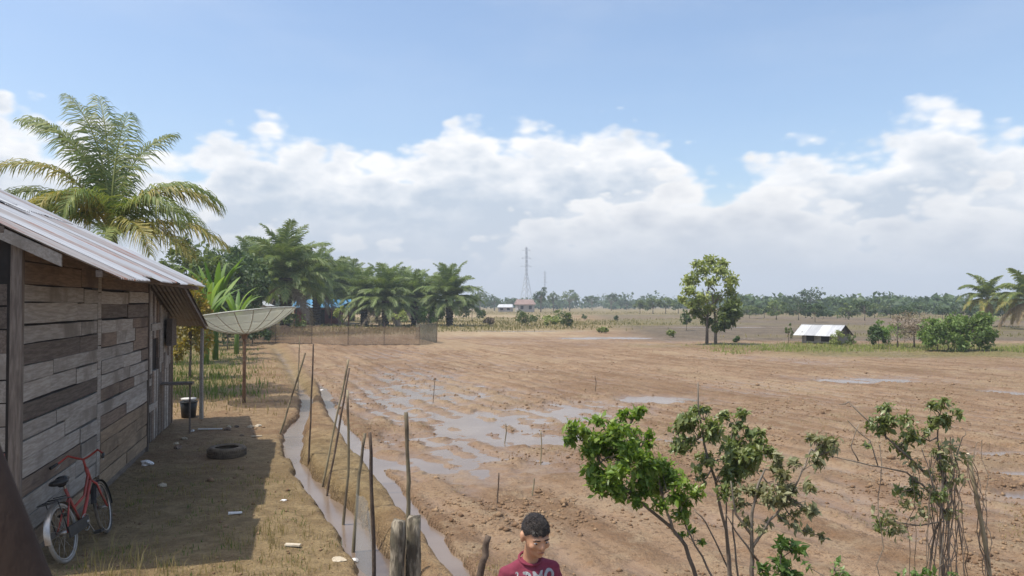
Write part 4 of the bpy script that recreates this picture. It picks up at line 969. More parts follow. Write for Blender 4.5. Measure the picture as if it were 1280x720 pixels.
# blue roofed hut under the oil palms
hx, hd = X(408, 98), 98.0; hut = empty('palm_grove_hut', (hx, hd, gz(hx, hd)), R(8), 'maroon hut with a blue sheet roof under the oil palms', 'hut')
BLUE = mk('roof_blue_sheet', (.05, .17, .32), (.09, .26, .42), 1.5, objvar=.15, bump=.1, c=(.20, .30, .36), rough=.6)
MAROON = mk('wall_maroon_boards', (.16, .045, .04), (.24, .08, .065), 2, (1, 1, .2), objvar=.15, bump=.3)
PINK = mk('wall_pale_plaster', (.40, .35, .32), (.48, .43, .39), 2, objvar=.1, bump=.2)
mb = MB(); mb.box((-3.6, -.06, .1), (1.8, 2.8, 2.1)); w_ = mb.build('wall', MAROON, hut)
mb = MB(); mb.box((-1.0, -.10, .12), (-.2, -.07, 1.9)); mb.build('door', DARK_IN, hut)
mb = MB(); mb.box((.3, -.10, .8), (1.2, -.07, 1.6)); mb.build('window', DARK_IN, hut)
mb = MB(); mb.box((-2.2, -.12, .15), (-1.7, -.07, 1.95)); mb.build('door_curtain', PINK, hut)
for x in (-3.7, -1.3, .8, 2.9):
    mb = MB(); mb.tube([(x, -1.6, -.1), (x, -1.6, 2.25)], .07, 7); mb.build('post', MAROON, hut)
for k, x in enumerate((-4.0, -2.6, -1.2, .2, 1.6)):
    mb = MB(); dz = rnd.uniform(0, .04); mb.add([(x, -2.0, 2.2 + dz), (x + 1.45, -2.0, 2.2 + dz), (x + 1.45, 1.3, 3.2 + dz), (x, 1.3, 3.2 + dz), (x, -2.0, 2.16 + dz), (x + 1.45, -2.0, 2.16 + dz), (x + 1.45, 1.3, 3.16 + dz), (x, 1.3, 3.16 + dz)], [(0, 1, 2, 3), (7, 6, 5, 4), (0, 4, 5, 1), (1, 5, 6, 2), (2, 6, 7, 3), (3, 7, 4, 0)])
    mb.build('roof_sheet', BLUE, hut)
mb = MB(); mb.add([(-4, 1.3, 3.2), (3.05, 1.3, 3.2), (3.05, 4, 2.3), (-4, 4, 2.3)], [(0, 1, 2, 3)]); mb.build('back_roof', BLUE, hut)
# pale house glimpsed behind the bananas
px_, pd = X(300, 72), 72.0; ph = empty('pale_house', (px_, pd, gz(px_, pd)), R(5), 'pale plastered house glimpsed between bananas and oil palms', 'house')
mb = MB(); mb.box((-2.2, 0, 0), (2.2, 3, 2.5)); mb.add([(-2.2, .0, 2.5), (2.2, .0, 2.5), (0, .0, 3.5)], [(0, 1, 2)]); mb.build('wall', PINK, ph)
mb = MB(); mb.add([(-2.5, -.3, 2.4), (0, -.3, 3.6), (0, 3.3, 3.6), (-2.5, 3.3, 2.4), (2.5, -.3, 2.4), (2.5, 3.3, 2.4)], [(0, 1, 2, 3), (1, 4, 5, 2)]); mb.build('roof', ZINCW, ph)
mb = MB(); mb.box((-1.4, -.05, .9), (-.6, -.01, 1.8)); mb.build('window', DARK_IN, ph)
# orange basket at the hut
ob = gp(387, 402); o = MB(); o.tube([(0, 0, 0), (0, 0, .5), (0, 0, 1.0)], [.45, .55, .62], 12); ORANGE = mk('tarp_orange', (.48, .17, .09), (.55, .24, .13), 3, objvar=0, bump=.3)
oo = o.build('orange_tub', ORANGE, None, True); oo.location = (ob[0], ob[1], gz(*ob)); tag(oo, 'orange tub standing in front of the maroon hut', 'tub')

# ---------------------------------------------------------------- lone tree and shed in mid field
lx_, ld = gp(888, 429)
lone = empty('field_tree', (lx_, ld, gz(lx_, ld)), 0, 'lone tree with a tall light green crown standing in the field', 'tree')
for ox, top in ((-.25, 4.2), (.32, 3.4)):
    mb = MB(); mb.tube([(ox, 0, -.1), (ox + .03, .05, 1.0), (ox * .8, 0, 2.4), (ox * .4, .1, top)], [.12, .09, .07, .03], 8)
    for k in range(9):
        z = rnd.uniform(1.2, 3.6); a = rnd.uniform(0, 6.28); L = rnd.uniform(.6, 1.5); mb.tube([(ox * .9, 0, z), (ox * .9 + L * .5 * math.cos(a), L * .5 * math.sin(a), z + .3), (ox + L * math.cos(a), L * math.sin(a), z + .9)], [.04, .025, .01], 5)
    mb.build('trunk', BARK, lone, True)
U = F / ld
def lb(px, py, rx, ry, n): return ((px - 888) / U, rnd.uniform(-.9, .9), Z(py, ld) - gz(lx_, ld), rx / U, rx / U * .9, ry / U, n)
foliage('crown', [lb(*q) for q in ((890, 326, 13, 10, 300), (880, 338, 14, 11, 330), (900, 338, 13, 11, 330), (866, 350, 14, 11, 330), (888, 352, 12, 9, 200), (910, 352, 12, 11, 330), (858, 364, 11, 9, 230), (874, 372, 13, 10, 260), (914, 366, 10, 11, 300), (898, 372, 12, 10, 260), (863, 380, 12, 8, 230), (886, 386, 12, 8, 230), (872, 330, 9, 6, 120), (920, 378, 8, 7, 160), (852, 374, 7, 6, 110), (905, 328, 8, 6, 110))], .27, G_LIGHT, lone, hollow=.1)
foliage('lower_crown', [lb(*q) for q in ((908, 384, 12, 10, 330), (900, 398, 13, 10, 360), (912, 402, 10, 9, 280), (894, 410, 9, 6, 180), (876, 394, 10, 6, 130), (904, 390, 14, 9, 260), (888, 402, 12, 8, 240), (868, 390, 13, 8, 240), (916, 392, 10, 9, 240), (902, 408, 12, 6, 220))], .27, G_MID, lone, hollow=.1)

sx_, sd = X(1032, 52), 52.0
shed = empty('field_shed', (sx_, sd, gz(sx_, sd)), R(-50), 'low field shed with a bright corrugated metal roof on the verge', 'shed')
for (x, y) in ((-1.25, -.8), (1.25, -.8), (-1.25, .8), (1.25, .8)):
    mb = MB(); mb.tube([(x, y, -.1), (x, y, .75)], .05, 6); mb.build('post', WOOD_GREY, shed)
mb = MB(); mb.box((-1.2, -.78, .02), (1.2, .78, .62)); mb.build('wall', WOOD_GREY, shed)
mb = MB(); mb.add([(1.23, -.8, .5), (1.23, .8, .5), (1.23, 0, 1.15)], [(0, 1, 2)]); mb.build('gable', WOOD_DARK, shed)
for x_ in (-.7, .35):
    mb = MB(); mb.box((x_ - .28, -.80, .12), (x_ + .28, -.785, .55)); mb.build('opening', DARK_IN, shed)  # solid near-black slab painted as the shade of a doorway
for k in range(4):
    x0 = -1.75 + k * .76
    sheet(shed, x0, x0 + .84, -1.15, .03, lambda a, b: 1.22 + b * .62, (ZINCW, ZINC, ZINCW, ZINC)[k], dz=.004 * (k % 2))
    sheet(shed, x0, x0 + .84, -.03, 1.15, lambda a, b: 1.22 - b * .62, ZINCD, dz=.004 * (k % 2))
BG = None
tree_px('shed_weeds', 1048, 49.5, 409, 22, G_LIGHT, 'yellow green weeds growing in front of the low shed', cat='weeds', leaf=.12, n=700, nb=10, seed=21, crown_lo=.0)
tree_px('small_shrub', 1062, 50, 417, 14, G_MID, 'small shrub against the dark gable of the shed', cat='shrub', leaf=.12, n=350, nb=8, seed=22, crown_lo=.0)
tree_px('thin_sapling', 985, 53, 402, 12, G_MID, 'thin sapling on the field edge left of the shed', cat='sapling', leaf=.13, n=300, nb=8, seed=23, crown_lo=.1)
tree_px('round_bush', 1098, 46, 405, 27, G_DARK, 'dark round bush between the shed and the bare bush', cat='bush', leaf=.13, n=1700, nb=22, seed=24, crown_lo=.0)
tree_px('light_bush', 1110, 49.5, 398, 48, G_BANANA, 'bright light green bush behind the dark round bush', cat='bush', leaf=.14, n=1500, nb=18, seed=25, crown_lo=.1)
tree_px('bare_bush', 1142, 47, 387, 58, G_DEAD, 'leafless greyish pink bush between two green bushes', cat='bush', leaf=.12, n=2600, nb=30, seed=26, crown_lo=.05, trunk=.2, stems=3)
tree_px('green_bush', 1178, 43.5, 391, 60, G_FRESH, 'broad light green bush with yellowish top on the verge', cat='bush', leaf=.2, n=3600, nb=30, seed=27, crown_lo=-.12, stems=2)
tree_px('green_bush', 1217, 44, 388, 62, G_FRESH, 'broad mid green bush below the coconut palm', cat='bush', leaf=.2, n=3800, nb=30, seed=28, crown_lo=-.12, stems=2)
# bushes beyond the field, centre
for i, (px, d_, top, w, m_, lab) in enumerate(((657, 92, 388, 34, G_MID, 'mid green bush on the far field edge before the pale far house'), (704, 84, 386, 30, G_MID, 'taller green bush on the far field edge beside the brown scrub'), (688, 90, 392, 24, G_LIGHT, 'pale bush between two green bushes on the far edge'), (612, 92, 396, 14, G_DEAD, 'small brown scrub on the pale far plot'), (754, 70, 408, 14, G_LIGHT, 'tiny yellow green bush beside the far puddle'), (838, 62, 411, 12, G_LIGHT, 'tiny yellow bush on the dull far plot'), (858, 76, 388, 16, G_DARK, 'dark shrub behind the lone field tree'), (920, 54, 420, 8, G_DARK, 'tiny dark shrub right of the lone tree'), (730, 130, 392, 8, G_MID, 'tiny shrub far out on the tan plot'), (770, 120, 394, 8, G_DARK, 'tiny dark shrub on the tan plot edge'))):
    tree_px('far_bush', px, d_, top, w, m_, lab, cat='bush', leaf=.20 if d_ < 80 else .28, n=800 if w > 12 else 260, nb=14, seed=30 + i, crown_lo=.0)

# ---------------------------------------------------------------- far trees
FT = [(676, 250, 357, 18, G_DARK, .2), (692, 300, 364, 16, G_MID, .3), (712, 290, 362, 26, G_MID, .35), (740, 320, 368, 20, G_DARK, .3), (764, 300, 366, 26, G_DARK, .45), (783, 330, 374, 18, G_DARK, .2),
      (800, 210, 375, 22, G_MID, .2), (816, 205, 371, 26, G_MID, .2), (832, 205, 372, 24, G_MID, .2), (848, 215, 375, 22, G_DARK, .2), (870, 230, 372, 24, G_DARK, .2), (930, 260, 374, 30, G_DARK, .2), (952, 280, 377, 26, G_DARK, .15),
      (975, 300, 378, 24, G_DARK, .15), (1013, 200, 360, 40, G_DARK, .3), (1040, 280, 377, 34, G_DARK, .1), (1072, 260, 376, 26, G_DARK, .15), (1104, 220, 366, 34, G_DARK, .2), (1080, 270, 374, 20, G_DARK, .2), (1130, 240, 375, 26, G_DARK, .1), (1160, 230, 377, 30, G_DARK, .1), (1190, 220, 376, 24, G_DARK, .1), (1256, 200, 381, 34, G_DARK, .05), (1290, 200, 379, 40, G_DARK, .05),
      (600, 260, 358, 30, G_MID, .1), (618, 300, 367, 26, G_DARK, .1), (640, 330, 371, 24, G_DARK, .1)]
for i, (px, d_, top, w, m_, lo) in enumerate(FT):
    lab = {676: 'dark upright tree in front of the pylons', 764: 'flat topped tree standing clear of the far woodland', 1013: 'round headed dark tree rising above the far woodland', 712: 'pair-crowned loose tree right of the pylons', 600: 'olive tree just beyond the last oil palm'}.get(px, 'hazy dark tree standing in the far tree line')
    tree_px('far_tree', px, d_, top, w, m_, lab, group='trees of the far tree line' if lab.startswith('hazy') else None, leaf=.75, n=520, nb=14, seed=60 + i, crown_lo=lo, trunk=.25)
# nearer scrubby trees behind the shed and bushes
r2 = random.Random(5)
for i in range(19):
    px = 935 + i * 20 + r2.uniform(-6, 6); d_ = r2.uniform(105, 150)
    tree_px('scrub_tree', px, d_, r2.uniform(371, 383), r2.uniform(24, 40), r2.choice([G_DARK, G_DARK, G_MID]), 'low bushy tree in the belt behind the shed and the coconut palms', group='bushy trees behind the shed', leaf=.42, n=620, nb=14, seed=200 + i, crown_lo=r2.uniform(-.05, .2), trunk=.2)
# far woodland as one mass
B = []
for i in range(420):
    d_ = rnd.uniform(360, 520); x = rnd.uniform(-.22, .85) * d_; h = (rnd.uniform(3.2, 7.5) + (rnd.random() < .1) * rnd.uniform(1, 3.5)) * d_ / 420
    B.append((x, d_, h * .52, rnd.uniform(3, 6), 4, h * .5, 75))
for i in range(90):
    d_ = rnd.uniform(200, 260); x = rnd.uniform(-.75, -.12) * d_; h = rnd.uniform(8, 13); B.append((x, d_, h * .5, rnd.uniform(4, 7), 5, h * .5, 110))
for i in range(60):
    d_ = rnd.uniform(170, 240); x = rnd.uniform(.30, .8) * d_; h = rnd.uniform(3.4, 5.6); B.append((x, d_, h * .5, rnd.uniform(4, 7), 5, h * .5, 90))
v, f, r_ = leaf_cloud(B, 1.5, asp=.8, hollow=.5)
tag(mesh_np('far_woodland', v, f, G_DARK, None, False, {'rnd': r_}), 'hazy belt of far woodland along the horizon', 'woodland', None, 'stuff')

# far houses
def far_house(px, d_, w, h, rot, wm, rm, label):
    x = X(px, d_); t = empty('far_house', (x, d_, gz(x, d_)), rot, label, 'house')
    mb = MB(); mb.box((-w / 2, -2, 0), (w / 2, 2, h)); mb.build('wall', wm, t)
    mb = MB(); mb.add([(-w * .58, -2.5, h * .95), (w * .58, -2.5, h * .95), (w * .5, 0, h * 1.6), (-w * .5, 0, h * 1.6), (-w * .58, 2.5, h * .95), (w * .58, 2.5, h * .95)], [(0, 1, 2, 3), (3, 2, 5, 4), (0, 3, 4), (1, 5, 2)]); mb.build('roof', rm, t)
    for k in (-.25, .25):
        mb = MB(); mb.box((w * k - .5, -2.06, h * .35), (w * k + .5, -2.01, h * .8)); mb.build('window', DARK_IN, t)
ROOFR = mk('roof_red_tile', (.25, .17, .15), (.31, .22, .19), 1, objvar=.1, bump=.1)
far_house(656, 255, 5.6, 2.6, .2, PINK, ROOFR, 'far pale house with a reddish roof below the pylon')
far_house(632, 262, 4.6, 1.6, -.1, PINK, ZINCW, 'far low house with a pale roof left of the red roofed one')

# pylons
STEEL = mk('pylon_steel', (.46, .47, .48), (.52, .53, .54), 2, objvar=0, bump=0, rough=.6)
def pylon(px, d_, top, label, rot):
    x = X(px, d_); H = Z(top, d_); t = empty('pylon', (x, d_, gz(x, d_)), rot, label, 'pylon'); bw = H * .085; th = H * .0032
    def wd(z): return bw * (1 - z / H * 1.55) if z < H * .55 else bw * .1475 - bw * .08 * (z / H - .55)
    for sx_ in (-1, 1):
        for sy_ in (-1, 1):
            mb = MB(); mb.tube([(sx_ * wd(z * H), sy_ * wd(z * H), z * H - (.1 if z == 0 else 0)) for z in (0, .3, .55, .8, .98)], th * 1.3, 4); mb.build('leg', STEEL, t)
    mb = MB(); zs = [0, .12, .23, .33, .42, .5, .57, .64, .71, .78, .85, .92, .98]
    for a, b in zip(zs[:-1], zs[1:]):
        for q in range(4):
            c = [(-1, -1), (1, -1), (1, 1), (-1, 1)]; p0, p1 = c[q], c[(q + 1) % 4]; wa, wb = wd(a * H), wd(b * H)
            mb.tube([(p0[0] * wa, p0[1] * wa, a * H), (p1[0] * wb, p1[1] * wb, b * H)], th * .7, 3); mb.tube([(p1[0] * wa, p1[1] * wa, a * H), (p0[0] * wb, p0[1] * wb, b * H)], th * .7, 3)
    mb.build('lattice', STEEL, t)
    for z, L in ((.66, .11), (.79, .10), (.92, .085)):
        mb = MB()
        for s_ in (-1, 1): mb.tube([(0, 0, z * H), (s_ * L * H, 0, z * H)], th, 4); mb.tube([(0, 0, (z + .045) * H), (s_ * L * H, 0, z * H)], th * .8, 4)
        mb.build('cross_arm', STEEL, t)
pylon(658, 600, 307, 'taller transmission pylon on the horizon', R(35))
pylon(681, 900, 338, 'smaller more distant transmission pylon on the horizon', R(35))

# ---------------------------------------------------------------- shrubs in the foreground
def at3(px, py, d_): return Vector((X(px, d_), d_, Z(py, d_)))
DENS = 3.6
def shrub(name, base, stems, clumps, mat, label, leaf, asp=.5, extra=(), bark=BARK, cat='shrub', r0=.016, twigs=3, up=.5):
    """base: ground point; stems: outlines with distance; clumps: leaf masses with distance"""
    bx, by = base; z0 = gz(bx, by); o = Vector((bx, by, z0)); t = empty(name, o, 0, label, cat); nodes = []
    for st in stems:
        r_ = st[0]; P_ = [at3(*p) - o for p in st[1:]]
        if st[1][1] >= 715: P_ = [Vector((rnd.uniform(-.05, .05), rnd.uniform(-.05, .05), -.06)), P_[0].lerp(Vector(), .5) + Vector((rnd.uniform(-.03, .03), 0, 0))] + P_
        Q = []
        for i in range(len(P_) - 1):
            for k in range(3): Q.append(P_[i].lerp(P_[i + 1], k / 3) + Vector([rnd.uniform(-.006, .006) for _ in range(3)]))
        Q.append(P_[-1]); mb = MB(); mb.tube(Q, [max(.003, r_ * (1 - .72 * i / len(Q))) for i in range(len(Q))], 7); mb.build('stem', bark, t, True); nodes += Q[2:]
    B = []; mb = MB()
    for (px, py, d_, rp, n) in clumps:
        c = at3(px, py, d_) - o; r_ = rp / F * d_
        nd = min(nodes, key=lambda q: (q - c).length); mid_ = nd.lerp(c, .5) + Vector((0, 0, -.03)); mb.tube([nd, mid_, c], [.006, .005, .003], 5)
        subs = max(3, n // 26)
        for k in range(subs):
            q = Vector([rnd.gauss(0, .68) for _ in range(3)]); q.z *= .8; e_ = c + q * r_; mb.tube([c if k % 2 else mid_, c.lerp(e_, .5), e_], [.0035, .003, .0018], 4)
            s_ = r_ * rnd.uniform(.6, .95); B.append((e_.x, e_.y, e_.z, s_, s_, s_ * .8, max(5, int(n * DENS / subs))))
    if mb.v: tag(mb.build('twig', bark, t, True), kind='stuff')
    if B: foliage('foliage', B, leaf, mat, t, asp=asp, up=up, hollow=.15)
    return t
# bright shrub
shrub('leafy_shrub', (X(880, 5.5), 5.5), [(.019, (868, 720, 5.5), (855, 680, 5.5), (838, 658, 5.5), (805, 632, 5.45), (780, 608, 5.4), (750, 575, 5.4), (735, 550, 5.35)), (.011, (840, 660, 5.5), (830, 632, 5.5), (822, 600, 5.5), (800, 560, 5.5), (785, 530, 5.45)), (.012, (890, 722, 5.6), (868, 680, 5.6), (852, 648, 5.6), (842, 615, 5.6))],
      [(718, 540, 5.3, 17, 80), (740, 548, 5.35, 20, 110), (728, 562, 5.4, 16, 70), (765, 545, 5.4, 22, 130), (788, 524, 5.45, 13, 55), (760, 570, 5.3, 24, 150), (790, 562, 5.4, 24, 150), (748, 600, 5.35, 15, 60), (770, 595, 5.3, 20, 110), (805, 590, 5.4, 24, 150), (825, 575, 5.5, 20, 110), (832, 612, 5.4, 22, 130), (850, 630, 5.5, 16, 90), (805, 540, 5.6, 12, 40), (782, 618, 5.45, 9, 18), (866, 670, 5.6, 9, 18), (840, 596, 5.6, 18, 80), (800, 615, 5.4, 14, 50)], G_BRIGHT, 'bright green leafy shrub with bent bare stems beside the field', .058, .44)
shrub('leafy_shrub', (X(912, 5.75), 5.75), [(.017, (910, 722, 5.7), (905, 660, 5.7), (893, 600, 5.7), (880, 555, 5.7), (873, 520, 5.7), (872, 478, 5.7)), (.011, (912, 722, 5.8), (906, 650, 5.8), (905, 600, 5.8), (910, 560, 5.8)), (.011, (915, 722, 5.85), (880, 650, 5.8), (866, 636, 5.8)), (.011, (920, 722, 5.85), (914, 660, 5.85), (916, 610, 5.85), (935, 570, 5.9))],
      [(848, 528, 5.65, 18, 70), (868, 540, 5.6, 20, 85), (855, 550, 5.7, 14, 50), (885, 518, 5.7, 13, 40), (900, 545, 5.7, 20, 90), (905, 570, 5.65, 22, 110), (925, 560, 5.75, 22, 110), (945, 545, 5.8, 15, 55), (930, 585, 5.7, 22, 100), (895, 595, 5.65, 18, 70), (945, 575, 5.8, 16, 60), (880, 575, 5.65, 12, 26), (875, 598, 5.7, 8, 10), (915, 530, 5.8, 16, 60), (955, 560, 5.85, 12, 40)], G_SHRUB, 'dark green shrub with a bare pointed tip beside the bright shrub', .058, .44)
shrub('leafy_shrub', (X(940, 5.3), 5.3), [(.021, (937, 722, 5.3), (938, 690, 5.3), (938, 650, 5.3), (944, 610, 5.3), (955, 585, 5.3)), (.011, (937, 668, 5.3), (918, 640, 5.3), (912, 600, 5.3)), (.011, (938, 685, 5.3), (960, 650, 5.3), (985, 620, 5.25), (1000, 590, 5.2), (1012, 560, 5.2)), (.009, (945, 700, 5.3), (925, 672, 5.25), (905, 640, 5.2))],
      [(965, 600, 5.3, 20, 70), (985, 608, 5.2, 18, 60), (960, 625, 5.3, 18, 55), (1003, 625, 5.2, 14, 40), (990, 640, 5.25, 14, 34), (1012, 665, 5.2, 9, 16), (1020, 556, 5.2, 13, 36), (1034, 565, 5.2, 9, 18), (1000, 582, 5.2, 13, 34), (940, 610, 5.35, 14, 40), (935, 655, 5.3, 9, 12), (975, 580, 5.3, 14, 40), (1018, 640, 5.2, 7, 8), (950, 660, 5.3, 10, 14)], G_OLIVE, 'olive leaved shrub with sparse dusty leaves and a forked trunk', .055, .42)
shrub('low_shrub', (X(975, 5.0), 5.0), [(.010, (975, 722, 5.0), (974, 700, 5.0), (972, 675, 5.0))], [(975, 688, 5.0, 15, 34), (968, 706, 5.0, 15, 36), (983, 716, 5.0, 15, 34), (975, 740, 5.0, 20, 60)], G_MIDS, 'low bright green bush at the foot of the olive shrub', .06, .5)
# vine-laced dry shrub
shrub('dry_shrub', (X(1172, 5.5), 5.5), [(.014, (1176, 722, 5.5), (1172, 660, 5.5), (1176, 600, 5.5), (1170, 555, 5.5), (1172, 530, 5.5)), (.012, (1155, 722, 5.6), (1166, 660, 5.55), (1186, 625, 5.5), (1190, 590, 5.5)), (.010, (1180, 640, 5.5), (1150, 605, 5.5), (1130, 590, 5.45), (1085, 580, 5.4), (1040, 570, 5.4)), (.010, (1165, 600, 5.5), (1130, 568, 5.5), (1095, 535, 5.5), (1060, 502, 5.5)), (.008, (1180, 722, 5.6), (1188, 640, 5.6), (1195, 560, 5.6)), (.008, (1170, 722, 5.4), (1178, 650, 5.4), (1160, 590, 5.4), (1150, 560, 5.4)), (.006, (1200, 690, 5.6), (1190, 630, 5.6), (1178, 590, 5.6)),
      (.005, (1095, 580, 5.4), (1085, 550, 5.4), (1058, 525, 5.4)), (.005, (1070, 576, 5.4), (1062, 556, 5.4), (1072, 530, 5.4)), (.005, (1060, 502, 5.5), (1048, 505, 5.5)), (.005, (1186, 590, 5.5), (1200, 550, 5.5), (1205, 540, 5.5))],
      [(1110, 515, 5.5, 15, 55), (1118, 530, 5.45, 16, 60), (1105, 540, 5.5, 12, 36), (1130, 545, 5.5, 14, 44), (1125, 560, 5.5, 14, 40), (1172, 516, 5.5, 15, 55), (1180, 522, 5.5, 12, 34), (1162, 522, 5.5, 10, 26), (1150, 545, 5.5, 12, 30), (1025, 555, 5.4, 12, 28), (1038, 562, 5.4, 10, 20), (1130, 612, 5.5, 13, 36), (1142, 605, 5.5, 10, 22), (1080, 556, 5.4, 5, 5), (1165, 570, 5.5, 14, 34), (1150, 620, 5.5, 14, 30), (1180, 600, 5.5, 14, 26), (1115, 650, 5.5, 13, 26)], G_SHRUB, 'half bare shrub with a long sideways branch and few green leaves', .052, .40, twigs=2)
# dead vines over it, a thing with its own post
vp = empty('vine_post', (X(1232, 5.6), 5.6, gz(X(1232, 5.6), 5.6)), 0, 'leaning post with a pale cut top wrapped in dead vines', 'post')
o_ = vp.location.copy(); mb = MB(); P0 = [at3(1208, 568, 5.6) - o_, at3(1218, 620, 5.6) - o_, at3(1228, 680, 5.6) - o_, at3(1234, 730, 5.6) - o_, Vector((.03, 0, -.15))]; mb.tube(P0, [.013, .015, .016, .017, .018], 8); mb.build('pole', BAMBOO, vp, True)
mb = MB(); mb.tube([P0[0] - Vector((0, 0, .002)), P0[0] + Vector((-.006, 0, .012))], [.014, .012], 8); mb.build('cut_top', LITTER2, vp)
for k in range(8):
    a = rnd.uniform(0, 6); mb = MB(); Q = []
    for i in range(22):
        t = i / 21; q = min(t * 4, 3.999); j = int(q); c = Vector(P0[j]).lerp(Vector(P0[j + 1]), q - j); w = .025 + .02 * math.sin(i * .7 + k)
        Q.append(c + Vector((math.cos(a + t * 11 * (1 if k % 2 else -1)) * w, math.sin(a + t * 11) * w, 0)))
    mb.tube(Q, .003, 4); mb.build('vine', G_DEAD, vp)
dv = empty('dead_vines', (X(1165, 5.45), 5.45, gz(X(1165, 5.45), 5.45)), 0, 'tangle of grey dead vines hanging through the half bare shrub', 'vines')
o_ = dv.location.copy()
for k in range(26):
    px = rnd.gauss(1170, 26); d_ = rnd.uniform(5.3, 5.7); top = rnd.uniform(545, 600) if k % 3 else rnd.uniform(590, 640); mb = MB(); Q = [Vector((rnd.uniform(-.1, .1), rnd.uniform(-.1, .1), -.03))]; dx = rnd.uniform(-1, 1)
    p0 = at3(px + rnd.uniform(-12, 12), 725, d_) - o_
    for i in range(9):
        t = i / 8; Q.append(p0.lerp(at3(px + dx * 14, top, d_) - o_, t) + Vector((rnd.gauss(0, .013), rnd.gauss(0, .013), 0)))
    if k % 4 == 0: Q += [Q[-1] + Vector((dx * .06, 0, -.02)), Q[-1] + Vector((dx * .10, 0, -.12))]
    mb.tube(Q, rnd.uniform(.0022, .0042), 4); mb.build('vine', G_DEAD, dv)
foliage('dead_leaves', [(at3(px, py, 5.45) - o_).to_tuple() + (.09, .08, .08, n) for px, py, n in ((1160, 590, 30), (1180, 580, 34), (1195, 600, 24), (1175, 560, 20), (1110, 650, 40), (1125, 662, 30), (1100, 640, 24), (1150, 640, 40), (1185, 640, 30), (1165, 615, 40), (1140, 580, 30), (1200, 570, 24), (1130, 630, 40), (1188, 560, 24))], .05, G_OLIVE, dv, hollow=.1)
shrub('low_weed', (X(1042, 4.9), 4.9), [(.006, (1042, 722, 4.9), (1040, 708, 4.9))], [(1040, 702, 4.9, 12, 8), (1052, 714, 4.9, 12, 9), (1028, 718, 4.9, 12, 9)], G_MIDS, 'sparse green weed between olive shrub and half bare shrub', .05, .4)
shrub('low_weed', (X(1150, 4.85), 4.85), [(.006, (1150, 722, 4.85), (1148, 714, 4.85))], [(1140, 716, 4.85, 13, 10), (1165, 718, 4.85, 13, 10), (1120, 722, 4.85, 12, 8), (1185, 724, 4.85, 12, 8)], G_MIDS, 'green weeds at the foot of the half bare shrub', .05, .4)

# ---------------------------------------------------------------- the boy
def fuse(name, parts, mat, parent, voxel, smooth=5, post=None):
    """overlapping tapered capsules and balls grown into ONE continuous surface"""
    mb = MB(); parts(mb); o = mb.build('tmp_' + name, mat)
    bm = bmesh.new(); bm.from_mesh(o.data); bmesh.ops.recalc_face_normals(bm, faces=bm.faces); bm.to_mesh(o.data); bm.free()
    r_ = o.modifiers.new('r', 'REMESH'); r_.mode = 'VOXEL'; r_.voxel_size = voxel; r_.use_smooth_shade = True
    s_ = o.modifiers.new('s', 'SMOOTH'); s_.iterations = smooth; s_.factor = .5
    dg = bpy.context.evaluated_depsgraph_get(); dg.update()
    me = bpy.data.meshes.new_from_object(o.evaluated_get(dg)); old = o.data; bpy.data.objects.remove(o); bpy.data.meshes.remove(old)
    me.name = name; me.materials.clear(); me.materials.append(mat)
    if post: post(me)
    return link(bpy.data.objects.new(name, me), parent)
def caps(mb, pts, rad, n=14):
    """tapered rounded limb"""
    mb.tube(pts, rad, n); mb.ball(pts[0], rad[0], n, 8); mb.ball(pts[-1], rad[-1], n, 8)
    for p, r_ in zip(pts[1:-1], rad[1:-1]): mb.ball(p, r_ * .99, n, 8)
SKIN = mk('skin_brown', (.43, .23, .135), (.50, .28, .17), 14, objvar=0, bump=.06, rough=.5, spec=.4)
SHIRT = mk('shirt_maroon', (.17, .028, .05), (.23, .042, .07), 10, objvar=0, bump=.25, rough=.9, bscale=60)
SHORTS = mk('shorts_navy', (.03, .035, .06), (.05, .055, .08), 10, objvar=0, bump=.2, rough=.9)
STRAND = mk('hair_strand', (.012, .010, .009), (.05, .04, .034), 30, objvar=0, bump=0, rough=.45, spec=.5)
HAIR = mk('hair_black', (.016, .012, .010), (.06, .046, .038), 70, objvar=0, bump=1.0, rough=.5, spec=.5, bscale=120)
EYEW = mk('eye_white', (.6, .57, .53), (.62, .6, .56), 4, objvar=0, bump=0, rough=.3)
PRINT = mk('shirt_print_grey', (.30, .31, .32), (.40, .41, .42), 30, objvar=0, bump=.1)
BD = 4.06; bx0 = X(663, BD)
boy = empty('person', (bx0, BD, gz(bx0, BD) - .01), R(20), 'boy in a maroon printed T-shirt looking down beside the field', 'person')
HM = Matrix.Translation((0.008, -.035, 1.275)) @ Matrix.Rotation(R(2), 4, 'Z') @ Matrix.Rotation(R(14), 4, 'X')       # head on the neck, tilted down; faces -Y
def hp(x, y, z): return HM @ Vector((x, y, z))
